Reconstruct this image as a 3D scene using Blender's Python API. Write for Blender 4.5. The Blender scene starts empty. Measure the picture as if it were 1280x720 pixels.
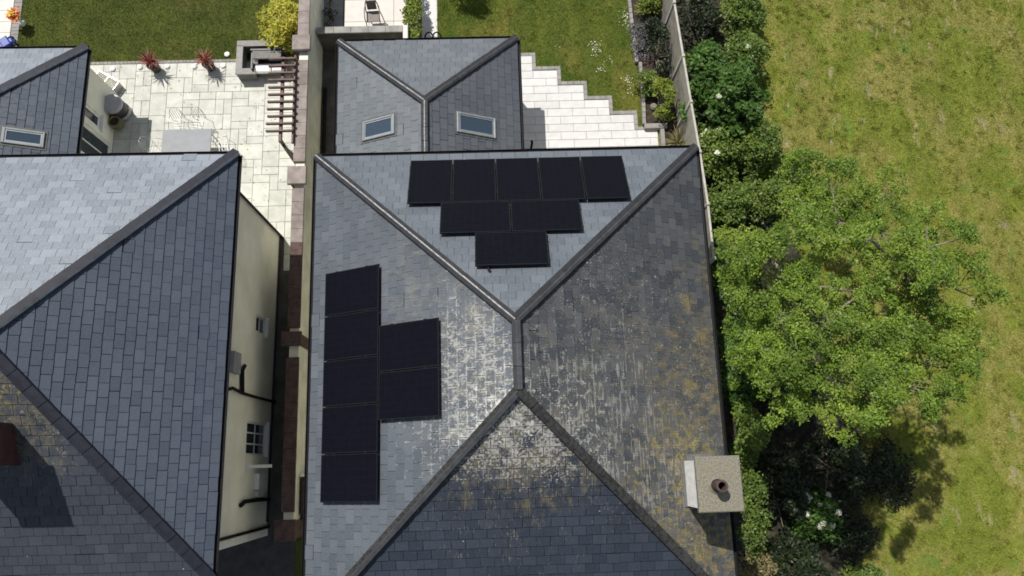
import bpy, math, random
import numpy as np
from mathutils import Matrix, Vector
random.seed(7); rng = np.random.default_rng(7)
S = bpy.context.scene
COL = S.collection
# ---------------------------------------------------------------- camera
CAMH = 25.05; FPX = 951.87; EUL = (.2276, -.0151, -.0319)
cam = bpy.data.objects.new('camera', bpy.data.cameras.new('camera')); COL.objects.link(cam)
cam.location = (0, 0, CAMH); cam.rotation_euler = EUL
cam.data.sensor_width = 36; cam.data.lens = FPX / 1280 * 36; cam.data.clip_end = 600; S.camera = cam
S.render.resolution_x = 1024; S.render.resolution_y = 576
# ---------------------------------------------------------------- light
W = bpy.data.worlds.new('World'); S.world = W; W.use_nodes = True
wn = W.node_tree.nodes; wl = W.node_tree.links; wn.clear()
sky = wn.new('ShaderNodeTexSky'); sky.sky_type = 'NISHITA'; sky.sun_disc = False
sky.sun_elevation = math.radians(58.3); sky.sun_rotation = math.radians(-34)
bg = wn.new('ShaderNodeBackground'); bg.inputs[1].default_value = .095
wo = wn.new('ShaderNodeOutputWorld'); hs_ = wn.new('ShaderNodeHueSaturation'); hs_.inputs['Saturation'].default_value = .62; wl.new(sky.outputs[0], hs_.inputs['Color']); wl.new(hs_.outputs[0], bg.inputs[0]); wl.new(bg.outputs[0], wo.inputs[0])
SUN = Vector((.90, -1.33, -2.6)).normalized()
sl = bpy.data.lights.new('sun', 'SUN'); sl.energy = 5.0; sl.angle = math.radians(.55); sl.color = (1, .955, .88)
so = bpy.data.objects.new('sun', sl); COL.objects.link(so); so.rotation_euler = SUN.to_track_quat('-Z', 'Y').to_euler(); so.location = (-9, 13, 26)
S.view_settings.view_transform = 'Standard'; S.view_settings.look = 'None'; S.view_settings.gamma = 1
S.view_settings.exposure = 0.0
try: S.cycles.filter_width = 1.7
except Exception: pass

# survey helper: where the sight line through a point of the 1280x720 picture meets a real plane
RM = np.array(cam.rotation_euler.to_matrix())
def ray(u, v): return RM @ np.array([(u - 640) / FPX, -(v - 360) / FPX, -1.])
def hit(u, v, P, N):
    c = np.array([0, 0, CAMH]); d = ray(u, v); P = np.array(P, float); N = np.array(N, float)
    return Vector(c + d * (N @ (P - c)) / (N @ d))
def G(u, v, z=0.): return hit(u, v, (0, 0, z), (0, 0, 1))
def proj(p):
    q = RM.T @ (np.array(p) - np.array([0, 0, CAMH])); return np.array([640 + FPX * q[0] / -q[2], 360 - FPX * q[1] / -q[2]])

# ---------------------------------------------------------------- mesh helpers
class MB:
    def __init__(s): s.v = []; s.f = []; s.m = []; s.uv = None
    def quad(s, *p, m=0):
        i = len(s.v); s.v += [tuple(x) for x in p]; s.f.append(tuple(range(i, i + len(p)))); s.m.append(m)
    def box(s, x0, x1, y0, y1, z0, z1, m=0, M=None):
        P = [Vector(q) for q in ((x0,y0,z0),(x1,y0,z0),(x1,y1,z0),(x0,y1,z0),(x0,y0,z1),(x1,y0,z1),(x1,y1,z1),(x0,y1,z1))]
        if M is not None: P = [M @ q for q in P]
        i = len(s.v); s.v += [tuple(q) for q in P]
        for f in ((3,2,1,0),(4,5,6,7),(0,1,5,4),(1,2,6,5),(2,3,7,6),(3,0,4,7)): s.f.append(tuple(i + k for k in f)); s.m.append(m)
        return s
    def bevbox(s, x0, x1, y0, y1, z0, z1, b=.01, m=0, M=None):
        P = []
        for z, k in ((z0, 0), (z1 - b, 0), (z1, b)): P += [(x0+k,y0+k,z),(x1-k,y0+k,z),(x1-k,y1-k,z),(x0+k,y1-k,z)]
        P = [Vector(q) for q in P]
        if M is not None: P = [M @ q for q in P]
        i = len(s.v); s.v += [tuple(q) for q in P]; F = [(3,2,1,0),(8,9,10,11)]
        for l in (0, 4):
            for k in range(4): F.append((l+k, l+(k+1)%4, l+4+(k+1)%4, l+4+k))
        for f in F: s.f.append(tuple(i + k for k in f)); s.m.append(m)
        return s
    def prism(s, pts, z0, z1, m=0):
        n = len(pts); i = len(s.v); s.v += [(p[0], p[1], z0) for p in pts] + [(p[0], p[1], z1) for p in pts]
        s.f.append(tuple(i + k for k in range(n))[::-1]); s.f.append(tuple(i + n + k for k in range(n))); s.m += [m, m]
        for k in range(n): s.f.append((i+k, i+(k+1)%n, i+n+(k+1)%n, i+n+k)); s.m.append(m)
        return s
    def tube(s, pts, r, n=8, m=0, cap=True):
        pts = [Vector(p) for p in pts]; rs = r if isinstance(r, (list, tuple)) else [r] * len(pts); i0 = len(s.v)
        for k, p in enumerate(pts):
            d = (pts[min(k+1, len(pts)-1)] - pts[max(k-1, 0)]).normalized()
            a = d.orthogonal().normalized() if k == 0 else (a - d * a.dot(d)).normalized()
            b = d.cross(a)
            for j in range(n):
                t = 2 * math.pi * j / n; s.v.append(tuple(p + (a * math.cos(t) + b * math.sin(t)) * rs[k]))
        for k in range(len(pts) - 1):
            for j in range(n):
                A = i0 + k*n + j; B = i0 + k*n + (j+1) % n; s.f.append((A, B, B + n, A + n)); s.m.append(m)
        if cap:
            s.f.append(tuple(i0 + j for j in range(n))[::-1]); s.f.append(tuple(i0 + (len(pts)-1)*n + j for j in range(n))); s.m += [m, m]
        return s
    def lathe(s, c, prof, n=20, m=0):
        i0 = len(s.v)
        for r, z in prof:
            for j in range(n):
                t = 2 * math.pi * j / n; s.v.append((c[0] + r*math.cos(t), c[1] + r*math.sin(t), c[2] + z))
        for k in range(len(prof) - 1):
            for j in range(n):
                A = i0 + k*n + j; B = i0 + k*n + (j+1) % n; s.f.append((A, B, B + n, A + n)); s.m.append(m)
        return s
    def mesh(s, name, mats, smooth=False):
        me = bpy.data.meshes.new(name); me.from_pydata(s.v, [], s.f)
        for q in (mats if isinstance(mats, (list, tuple)) else [mats]): me.materials.append(q)
        me.polygons.foreach_set('material_index', s.m)
        if s.uv:
            uvl = me.uv_layers.new(name='UVMap'); fl = []
            for u in s.uv: fl += u
            uvl.data.foreach_set('uv', [c for q in fl for c in q])
        if smooth: me.polygons.foreach_set('use_smooth', [True] * len(me.polygons))
        me.update(); return me
    def build(s, name, mats, parent=None, smooth=False, kind=None):
        return link(name, s.mesh(name, mats, smooth), parent, kind)
def link(name, me, parent=None, kind=None, M=None):
    o = bpy.data.objects.new(name, me); COL.objects.link(o); o.parent = parent
    if M is not None: o.matrix_basis = M
    if kind: o['kind'] = kind
    return o
def tag(o, label, cat, group=None):
    o['label'] = label; o['category'] = cat
    if group: o['group'] = group
    return o
def thing(name, label, cat, loc=(0,0,0), rz=0, group=None):
    o = bpy.data.objects.new(name, None); COL.objects.link(o); o.location = loc; o.rotation_euler = (0, 0, rz); o.empty_display_size = .2
    return tag(o, label, cat, group)
def dup(root, label, M=None, loc=None, rz=None):
    r = root.copy(); COL.objects.link(r)
    if M is not None: r.matrix_basis = M
    if loc is not None: r.location = loc
    if rz is not None: r.rotation_euler = (0, 0, rz)
    r['label'] = label
    for ch in list(root.children):
        c = ch.copy(); COL.objects.link(c); c.parent = r
        for g in list(ch.children):
            d = g.copy(); COL.objects.link(d); d.parent = c
    return r

# ---------------------------------------------------------------- materials
class NT:
    def __init__(s, name):
        s.m = bpy.data.materials.new(name); s.m.use_nodes = True; s.n = s.m.node_tree.nodes; s.l = s.m.node_tree.links
        s.p = s.n['Principled BSDF']; s.geo = s.n.new('ShaderNodeNewGeometry'); s.oi = s.n.new('ShaderNodeObjectInfo')
    def noise(s, scale, detail=4, rough=.55, vec=None, dist=0, sc=None):
        t = s.n.new('ShaderNodeTexNoise'); t.inputs['Scale'].default_value = scale; t.inputs['Detail'].default_value = detail
        t.inputs['Roughness'].default_value = rough; t.inputs['Distortion'].default_value = dist
        v = vec or s.geo.outputs['Position']
        if sc:
            q = s.n.new('ShaderNodeVectorMath'); q.operation = 'MULTIPLY'; q.inputs[1].default_value = sc; s.l.new(v, q.inputs[0]); v = q.outputs[0]
        s.l.new(v, t.inputs['Vector']); return t.outputs['Fac']
    def ramp(s, f, a, b, ca=0., cb=1.):
        t = s.n.new('ShaderNodeMapRange'); t.interpolation_type = 'SMOOTHSTEP'
        for k, x in zip(('From Min','From Max','To Min','To Max'), (a, b, ca, cb)): t.inputs[k].default_value = x
        s.l.new(f, t.inputs['Value']); return t.outputs['Result']
    def math(s, op, a, b=0.):
        t = s.n.new('ShaderNodeMath'); t.operation = op
        for i, x in enumerate((a, b)):
            if isinstance(x, (int, float)): t.inputs[i].default_value = x
            else: s.l.new(x, t.inputs[i])
        return t.outputs[0]
    def mix(s, f, a, b, mode='MIX'):
        t = s.n.new('ShaderNodeMix'); t.data_type = 'RGBA'; t.blend_type = mode
        for k, x in ((0, f), (6, a), (7, b)):
            if isinstance(x, (int, float)): t.inputs[k].default_value = x
            elif isinstance(x, tuple): t.inputs[k].default_value = (*x, 1)
            else: s.l.new(x, t.inputs[k])
        return t.outputs[2]
    def rnd(s):
        return s.math('FRACT', s.math('ADD', s.oi.outputs['Random'], s.geo.outputs['Random Per Island']))
    def bump(s, f, strength=.3, dist=.02):
        t = s.n.new('ShaderNodeBump'); t.inputs['Strength'].default_value = strength; t.inputs['Distance'].default_value = dist
        s.l.new(f, t.inputs['Height']); s.l.new(t.outputs[0], s.p.inputs['Normal'])
    def near(s, c, r0, r1, sc=(1,1,1)):
        q = s.n.new('ShaderNodeVectorMath'); q.operation = 'SUBTRACT'; q.inputs[1].default_value = c; s.l.new(s.geo.outputs['Position'], q.inputs[0])
        w = s.n.new('ShaderNodeVectorMath'); w.operation = 'MULTIPLY'; w.inputs[1].default_value = sc; s.l.new(q.outputs[0], w.inputs[0])
        d = s.n.new('ShaderNodeVectorMath'); d.operation = 'LENGTH'; s.l.new(w.outputs[0], d.inputs[0])
        return s.ramp(d.outputs['Value'], r0, r1, 1., 0.)
    def out(s, col, rough=.6, spec=.5, metal=0.):
        if isinstance(col, tuple): s.p.inputs['Base Color'].default_value = (*col, 1)
        else: s.l.new(col, s.p.inputs['Base Color'])
        if isinstance(rough, (int, float)): s.p.inputs['Roughness'].default_value = rough
        else: s.l.new(rough, s.p.inputs['Roughness'])
        s.p.inputs['Specular IOR Level'].default_value = spec; s.p.inputs['Metallic'].default_value = metal
        return s.m
def mul(c, k): return tuple(x * k for x in c)
def plain(name, col, rough=.6, var=.25, scale=6, bump=.15, spec=.5, metal=0., rv=0.):
    t = NT(name); c = t.mix(t.ramp(t.noise(scale, 5), .3, .7), mul(col, 1 - var), mul(col, 1 + var))
    if rv: c = t.mix(t.rnd(), mul(c_ := (1,1,1), 1), c) if False else t.mix(rv, c, t.mix(t.rnd(), mul(col, .55), mul(col, 1.45)))
    if bump: t.bump(t.noise(scale * 5, 4), bump)
    return t.out(c, rough, spec, metal)

def slate(name, a, b, lichen=(), rough=.5, spec=.5, edge=.0, stain=.35):
    t = NT(name); r = t.rnd()
    c = t.mix(r, a, b)
    c = t.mix(t.math('MULTIPLY', t.ramp(t.noise(.7, 4), .35, .7), stain), c, mul(a, .55))          # broad weathering
    c = t.mix(t.math('MULTIPLY', t.ramp(t.noise(26, 4, .6), .4, .75), .3), c, mul(b, 1.5))         # fine mineral grain
    # edge of the slate from its own UV
    tc = t.n.new('ShaderNodeTexCoord'); sp = t.n.new('ShaderNodeSeparateXYZ'); t.l.new(tc.outputs['UV'], sp.inputs[0])
    ex = t.math('ABSOLUTE', t.math('SUBTRACT', sp.outputs[0], .5)); ey = t.math('ABSOLUTE', t.math('SUBTRACT', sp.outputs[1], .5))
    e = t.ramp(t.math('MAXIMUM', ex, ey), .34, .5)
    for (col, sc, th, soft, cen, r0, r1, asc, ed, amt) in lichen:
        an = None
        if isinstance(sc, tuple): sc, an = sc
        f = t.noise(sc, 6, .68, sc=an)
        f = t.math('ADD', f, t.math('MULTIPLY', t.math('SUBTRACT', t.noise(sc * .24 if sc > 6 else sc * .5, 3), .5), .5))
        f = t.math('ADD', f, t.math('MULTIPLY', e, ed))
        f = t.math('ADD', f, t.math('MULTIPLY', t.math('SUBTRACT', t.near(cen, r0, r1, asc), 1.), .5))
        c = t.mix(t.math('MULTIPLY', t.ramp(f, th, th + soft), amt), c, col)
    c = t.mix(t.math('MULTIPLY', t.ramp(t.math('MAXIMUM', ex, ey), .46, .5), .4), c, mul(a, .3))      # grime in the joints
    # scattered lichen dots
    v = t.n.new('ShaderNodeTexVoronoi'); v.inputs['Scale'].default_value = 2.6; t.l.new(t.geo.outputs['Position'], v.inputs['Vector'])
    d = t.math('MULTIPLY', t.ramp(v.outputs['Distance'], .035, .06, 1, 0), t.ramp(t.noise(.9, 2), .5, .56))
    c = t.mix(t.math('MULTIPLY', d, .7 if lichen else .0), c, (.45, .45, .42))
    t.bump(t.noise(34, 5, .6), .35, .01)
    return t.out(c, t.ramp(t.noise(9, 3), .3, .7, rough - .07, rough + .08), spec)

def grassmat(name, a, b, dry, dryth=.55, sc=1.2, dirt=None, dth=.66, rough=.8, blade=False):
    t = NT(name)
    c = t.mix(t.ramp(t.noise(sc, 5, .6), .35, .65), a, b)
    c = t.mix(t.math('MULTIPLY', t.ramp(t.noise(sc * .55, 6, .65, dist=.4), dryth, dryth + .14), .8), c, dry)
    c = t.mix(t.ramp(t.noise(7, 4), .35, .75, 0, .5), c, mul(a, .62))
    if dirt: c = t.mix(t.math('MULTIPLY', t.ramp(t.noise(1.6, 3, .5, vec=None, sc=(1,.8,1)), .60, .70), .7), c, mul((.10,.19,.03), 1.1))
    if dirt: c = t.mix(t.math('MULTIPLY', t.ramp(t.noise(1.5, 7, .75, sc=(1.25, .5, 1)), dth, dth + .07), .85), c, dirt)
    c = t.mix(t.math('MULTIPLY', t.ramp(t.noise(1.0, 2, .4, sc=(1.5, .10, 1)), .42, .58), .28), c, mul(a, .72))      # faint mowing lines
    if blade: c = t.mix(.55, c, t.mix(t.geo.outputs['Random Per Island'], mul(a, .5), mul(b, 1.9)))
    else: t.bump(t.noise(60, 4, .7), .8, .03)
    return t.out(c, rough, .2)

def leafmat(name, a, b, trans=.3, rough=.5, spec=.35):
    t = NT(name); c = t.mix(t.geo.outputs['Random Per Island'], a, b)
    c = t.mix(t.ramp(t.noise(1.3, 4), .35, .65, 0, .65), c, mul(a, .7)); c = t.mix(t.ramp(t.noise(.75, 3, vec=None, sc=(1,1,1.3)), .5, .7, 0, .3), c, (b[0]*1.15, b[1]*.95, b[2]*.9))
    t.out(c, rough, spec)
    tr = t.n.new('ShaderNodeBsdfTranslucent'); t.l.new(t.mix(1., c, (1., 1.15, .45), 'MULTIPLY'), tr.inputs[0])
    mx = t.n.new('ShaderNodeMixShader'); mx.inputs[0].default_value = trans
    t.l.new(t.p.outputs[0], mx.inputs[1]); t.l.new(tr.outputs[0], mx.inputs[2]); t.l.new(mx.outputs[0], t.n['Material Output'].inputs[0])
    return t.m

WHITE_L = (.42, .42, .38); M = {}
M['slate_n'] = slate('slate_north', (.088,.105,.128), (.126,.144,.168), [((.33,.34,.34), 9, .70, .2, (0,4,7), .5, 4, (1,1,1), .06, .5)], .46, .5)  # slope base tones carry sunlight: paler north and west, darker east
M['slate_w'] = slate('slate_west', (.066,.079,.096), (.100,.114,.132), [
    ((.20,.19,.15), (3.0,(.5,1.6,1)), .46, .34, (-1.4,3.0,8), 1.2, 5, (1,.7,1), .05, .75),
    ((.42,.415,.39), 17, .47, .24, (-.6,1.9,8), .6, 3.8, (1,.6,1), .09, .75),
    ((.36,.355,.33), (9,(.35,1.5,1)), .56, .14, (-1.2,1.6,8), .8, 5, (1,.8,1), .12, .7),
    ((.56,.555,.53), 8, .52, .16, (-.2,1.0,8), .3, 2.3, (.9,.7,1), .10, .85)], .55, .4)
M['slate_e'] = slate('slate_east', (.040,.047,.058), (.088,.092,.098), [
    ((.115,.108,.090), (2.6,(.6,1.8,1)), .44, .22, (3.8,.5,7), 2.0, 9.0, (1,1,1), .04, .6),
    ((.190,.150,.070), (3.2,(.6,1.4,1)), .42, .28, (6.4,-.6,6), 1.6, 5.6, (1,.45,1), .05, .85),
    ((.24,.205,.12), 20, .57, .14, (5.6,-.5,6), 1.2, 5.5, (1,.5,1), .08, .7),
    ((.27,.22,.05), 8, .54, .15, (4.3,-1.0,6), 1.2, 3.8, (1,.8,1), .12, .65),
    ((.40,.395,.36), 15, .555, .13, (1.5,.3,8), .8, 3.8, (.9,.8,1), .12, .85),
    ((.30,.295,.27), (7,(2.6,.30,1)), .55, .10, (2.0,-.2,7), 1.5, 6.5, (1,.8,1), .10, .6),
    ((.34,.33,.29), 26, .60, .10, (2.4,.6,7), 4, 10, (1,1,1), .05, .65)], .75, .25)
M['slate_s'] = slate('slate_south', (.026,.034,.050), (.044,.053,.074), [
    ((.105,.100,.082), (2.4,(2.6,.6,.8)), .40, .26, (.45,1.3,8), 1.4, 3.9, (.55,1,.5), .04, .9),
    ((.155,.125,.065), (3.4,(2.0,.8,1)), .50, .2, (.3,-.2,7.2), .7, 2.3, (.4,1,.5), .05, .6),
    ((.36,.35,.32), 17, .44, .16, (.45,1.3,8), 1.1, 3.3, (.62,1,.5), .06, .9),
    ((.56,.55,.52), 11, .53, .12, (.45,1.6,8), .8, 2.7, (.6,1,.5), .06, .8),
    ((.20,.19,.17), (9,(3.0,.5,1)), .60, .14, (.4,-.5,7), 1.5, 6, (.8,1,1), .05, .6),
    ((.24,.23,.2), 24, .65, .08, (.4,0,7), 2, 9, (1,1,1), .05, .5)], .7, .25)
M['slate_h1n'] = slate('slate_sunlit', (.155,.18,.215), (.225,.25,.29), [], .44, .5, stain=.25)  # same slate as the blue one, paled to paint the sunny north slope
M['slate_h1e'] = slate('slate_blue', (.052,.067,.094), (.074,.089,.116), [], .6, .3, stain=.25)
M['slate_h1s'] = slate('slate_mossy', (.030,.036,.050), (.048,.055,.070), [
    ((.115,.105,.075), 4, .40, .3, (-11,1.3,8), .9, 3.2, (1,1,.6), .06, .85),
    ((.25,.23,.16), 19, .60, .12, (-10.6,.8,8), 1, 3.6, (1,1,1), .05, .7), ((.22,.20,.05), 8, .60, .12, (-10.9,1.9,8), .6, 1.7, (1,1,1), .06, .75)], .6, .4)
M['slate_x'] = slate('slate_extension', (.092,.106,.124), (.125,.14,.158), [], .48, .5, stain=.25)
M['slate_xe'] = slate('slate_extension_east', (.068,.077,.092), (.09,.099,.114), [], .6, .3, stain=.3)  # same extension slate, darkened in colour for the slope turned from the sun
M['under'] = plain('underlay', (.02,.021,.024), .9, bump=0)
M['hip'] = plain('hip_tile_clay', (.026,.027,.031), .65, .3, 7, .3, rv=.3, spec=.25)
M['hipn'] = plain('hip_tile_lit_wing', (.052,.055,.061), .7, .25, 7, .3, rv=.3, spec=.3)  # tile clay lightened for wings facing the sun; the light is in the colour
M['wing1'] = plain('hip_tile_blue_lit_wing', (.105,.115,.135), .6, .2, 7, .2, rv=.2, spec=.4)  # blue tile lightened on its north wing to paint the sunlit side
M['crest'] = plain('hip_tile_lit_crest', (.24,.245,.25), .6, .35, 9, .3)  # pale strip painted along the apex where the sun catches the tile
M['hipl'] = plain('hip_tile_lichen', (.036,.036,.036), .85, .6, 12, .4, rv=.3, spec=.2)
M['lead'] = plain('lead', (.085,.088,.09), .5, .2)
M['black'] = plain('black_plastic', (.010,.010,.012), .6, .2, bump=0, spec=.15)
M['fascia'] = plain('fascia', (.03,.03,.033), .5)
M['render1'] = plain('cream_render', (.84,.82,.71), .85, .08, 1.2, .15)
M['render2'] = plain('pale_render', (.70,.69,.58), .85, .14, 1.5, .2)
M['white'] = plain('white_paint', (.80,.80,.77), .5, .06, 5, .05)
M['whitef'] = plain('white_fabric', (.78,.76,.76), .9, .08, 8, .2)
M['chimw'] = plain('chimney_render', (.86,.85,.83), .8, .12, 6, .3)
M['frame'] = plain('panel_frame', (.014,.0145,.017), .45, .1, bump=0, metal=.6)
M['coping'] = plain('brick_coping', (.235,.20,.185), .85, .3, 3.5, .4, rv=.25)
M['brickd'] = plain('dark_brick', (.082,.050,.043), .85, .35, 6, .5)
M['maroon'] = plain('maroon_brick', (.07,.024,.027), .8, .25, 5, .4)
M['concrete'] = plain('concrete', (.27,.265,.25), .85, .2, 2.5, .4)
M['darkground'] = plain('dark_concrete', (.085,.08,.07), .9, .3, 2, .5)
M['tarmac'] = plain('tarmac', (.045,.045,.045), .9, .25, 3, .6)
M['soil'] = plain('soil', (.04,.029,.02), .95, .5, 5, .9)
M['hedgesoil'] = plain('hedge_floor', (.03,.028,.016), .95, .6, 4, .9)
M['slab'] = plain('sandstone_slab', (.50,.505,.455), .75, .13, 3.2, .2, rv=.2)
M['grout'] = plain('grout', (.22,.22,.19), .9, .15, 4)
M['slabw'] = plain('porcelain_slab', (.57,.56,.555), .7, .07, 4, .06, rv=.12)
M['groutw'] = plain('pale_grout', (.20,.20,.195), .9, .1)
M['slabp'] = plain('pale_slab', (.62,.585,.545), .7, .05, 4, .1, rv=.1)
M['sett'] = plain('grey_sett', (.25,.235,.225), .8, .15, 8, .2, rv=.3)
M['greybrick'] = plain('grey_brick', (.17,.17,.16), .85, .2, 8, .3, rv=.3)
M['wood'] = plain('weathered_wood', (.26,.24,.205), .8, .2, 4, .3, rv=.2)
M['fencepost'] = plain('concrete_post', (.42,.40,.36), .85, .15, 5, .3)
M['rafter'] = plain('red_brown_timber', (.10,.05,.045), .6, .25, 6, .3)
M['darkwood'] = plain('dark_timber', (.03,.02,.018), .8, .3)
M['grey'] = plain('grey_laminate', (.27,.28,.30), .75, .06, 4, 0)
M['greyl'] = plain('grey_lid', (.38,.38,.40), .5, .08, 4, .05)
M['charcoal'] = plain('charcoal', (.04,.04,.045), .5, .1)
M['olive'] = plain('olive_glaze', (.16,.15,.07), .4, .2)
M['brownpot'] = plain('brown_pot', (.06,.045,.035), .7, .3)
M['terra'] = plain('terracotta', (.065,.040,.034), .8, .3, 12)
M['metalg'] = plain('grey_metal', (.42,.43,.45), .35, .1, metal=.7, bump=0)
M['skyframe'] = plain('skylight_frame', (.24,.265,.27), .5, .06, metal=.3, bump=0)
M['chairm'] = plain('chair_mesh', (.20,.175,.165), .7, .2, 20, .2)
M['blue'] = plain('blue_plastic', (.012,.045,.30), .35, .15, bump=0)
M['ballmat'] = plain('orange_petals', (.62,.17,.03), .6, .4, 20)
M['ballyel'] = plain('yellow_petals', (.75,.50,.06), .6, .3, 20)
M['redleaf'] = leafmat('cordyline_leaf', (.18,.03,.035), (.33,.10,.07), .2)
M['bark'] = plain('bark', (.19,.165,.125), .9, .35, 9, .6)
M['capstone'] = None
t = NT('chimney_slab'); c = t.mix(t.ramp(t.noise(24, 6, .75), .3, .75), (.16,.148,.115), (.32,.295,.235)); c = t.mix(t.ramp(t.noise(5, 5), .58, .7, 0, .6), c, (.27,.24,.10))
t.bump(t.noise(22, 5, .7), .9, .04); M['capstone'] = t.out(c, .9, .2)
def glassmat(name, c, r=.08, spec=.6):
    t = NT(name); return t.out(c, r, spec)
M['glass'] = glassmat('window_glass', (.03,.04,.05)); M['skyglass'] = glassmat('skylight_glass', (.035,.055,.08), .12)
M['paneb'] = glassmat('dark_pane', (.02,.018,.016), .15)
t = NT('solar_glass')                                    # cell grid in the panel's own coordinates
tc = t.n.new('ShaderNodeTexCoord'); br = t.n.new('ShaderNodeTexBrick'); t.l.new(tc.outputs['Object'], br.inputs['Vector']); br.offset = 0
br.inputs['Scale'].default_value = 1; br.inputs['Mortar Size'].default_value = .004; br.inputs['Brick Width'].default_value = .187; br.inputs['Row Height'].default_value = .0935
br.inputs['Color1'].default_value = (.0042,.0048,.0085,1); br.inputs['Color2'].default_value = (.0052,.0056,.0095,1); br.inputs['Mortar'].default_value = (.0082,.0088,.0125,1)
M['solar'] = t.out(br.outputs['Color'], .3, .05)
M['field'] = grassmat('field_grass', (.145,.18,.022), (.225,.25,.042), (.31,.265,.085), .44, .9, (.36,.305,.19), .575)
M['lawn1'] = grassmat('lawn_dark', (.060,.080,.013), (.100,.120,.020), (.14,.135,.034), .52, 1.0)
M['lawn2'] = grassmat('lawn_bright', (.070,.115,.014), (.145,.165,.026), (.225,.195,.045), .48, .55)
M['bladef'] = grassmat('field_blade', (.145,.185,.022), (.235,.26,.045), (.325,.28,.095), .44, .9, (.37,.315,.195), .575, blade=True)
M['blade1'] = grassmat('lawn_dark_blade', (.060,.080,.012), (.100,.120,.020), (.14,.135,.034), .52, 1.0, blade=True)
M['blade2'] = grassmat('lawn_blade', (.070,.115,.014), (.145,.165,.026), (.23,.195,.047), .48, .55, blade=True)
M['leaf_ash'] = leafmat('leaf_light', (.085,.165,.02), (.315,.42,.055), .36)
M['leaf_dark'] = leafmat('leaf_laurel', (.045,.10,.018), (.105,.20,.038), .22, .5, .25)
M['leaf_mid'] = leafmat('leaf_mid', (.09,.15,.026), (.21,.29,.055), .3)
M['leaf_yel'] = leafmat('leaf_yellow', (.42,.41,.05), (.62,.58,.11), .3)
M['leaf_lime'] = leafmat('leaf_lime', (.15,.21,.025), (.28,.34,.05), .3)
M['leaf_grey'] = leafmat('leaf_lavender', (.09,.10,.10), (.19,.18,.22), .2)
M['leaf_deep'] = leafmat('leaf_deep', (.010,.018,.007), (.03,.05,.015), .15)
M['leaf_tan'] = leafmat('leaf_phormium', (.16,.14,.06), (.33,.29,.14), .2)
M['petal'] = leafmat('white_petal', (.75,.75,.60), (.85,.85,.72), .2, .7)

# ---------------------------------------------------------------- roofs
def clip(poly, x0, x1, y0, y1):
    for ax, lim, sg in ((0, x0, 1), (0, x1, -1), (1, y0, 1), (1, y1, -1)):
        out = []
        for i in range(len(poly)):
            a, b = poly[i], poly[(i+1) % len(poly)]; da, db = sg * (a[ax] - lim), sg * (b[ax] - lim)
            if da >= 0: out.append(a)
            if da * db < 0: k = da / (da - db); out.append((a[0] + (b[0]-a[0])*k, a[1] + (b[1]-a[1])*k))
        poly = out
        if len(poly) < 3: return []
    return poly
def area(p): return abs(sum(p[i][0]*p[(i+1)%len(p)][1] - p[(i+1)%len(p)][0]*p[i][1] for i in range(len(p)))) / 2

def slope_frame(P):
    O = Vector(P[0]); U = (Vector(P[1]) - O).normalized(); N = None
    N = U.cross(Vector(P[-1]) - O).normalized(); V = N.cross(U)
    F = Matrix(((U.x, V.x, N.x, O.x), (U.y, V.y, N.y, O.y), (U.z, V.z, N.z, O.z), (0,0,0,1)))
    return F, [((Vector(q) - O).dot(U), (Vector(q) - O).dot(V)) for q in P]

def slate_rows(P, mat, gauge, width, world, skip=()):
    """returns (candidates, stuff list) for one roof slope"""
    F, poly = slope_frame(P); cand = []; rest = []
    vmax = max(q[1] for q in poly); um = [q[0] for q in poly]; k = 0; r = random.Random(len(P) + int(width*1000)); full_a = (width-.006)*gauge
    while k * gauge < vmax:
        v0 = k * gauge; u = min(um) - width + (k % 2) * width / 2 + r.uniform(-.015, .015)
        while u < max(um):
            w = width * r.uniform(.94, 1.06) if False else width
            c = clip(poly, u + .003, u + w - .003, v0, v0 + gauge)
            if c:
                pr = [proj(world @ F @ Vector((a, b, .01))) for a, b in c]; A = area(pr); mid = sum(pr) / len(pr)
                inside = -5 < mid[0] < 1285 and -5 < mid[1] < 725
                hid = any(s[0] < u + w/2 < s[1] and s[2] < v0 + gauge/2 < s[3] for s in skip)
                if area(c) > full_a * .999 and inside and not hid: cand.append((A, F, u, v0, mat, gauge, width))
                elif inside or area(c) > 0: rest.append((c, F, u, v0, mat, gauge, width))
            u += w
        k += 1
    return cand, rest
TAIL, HEAD = .018, .002
def slate_mesh(gauge, width, mat):
    m = MB(); w = width - .009; g = gauge
    m.quad((0,0,TAIL), (w,0,TAIL), (w,g,HEAD), (0,g,HEAD)); m.quad((0,0,0), (w,0,0), (w,0,TAIL), (0,0,TAIL))
    m.quad((0,g,0), (0,0,0), (0,0,TAIL), (0,g,HEAD)); m.quad((w,0,0), (w,g,0), (w,g,HEAD), (w,0,TAIL))
    m.uv = [[(0,0),(1,0),(1,1),(0,1)]] + [[(0,0)] * 4] * 3
    return m.mesh('slate', mat)
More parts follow.
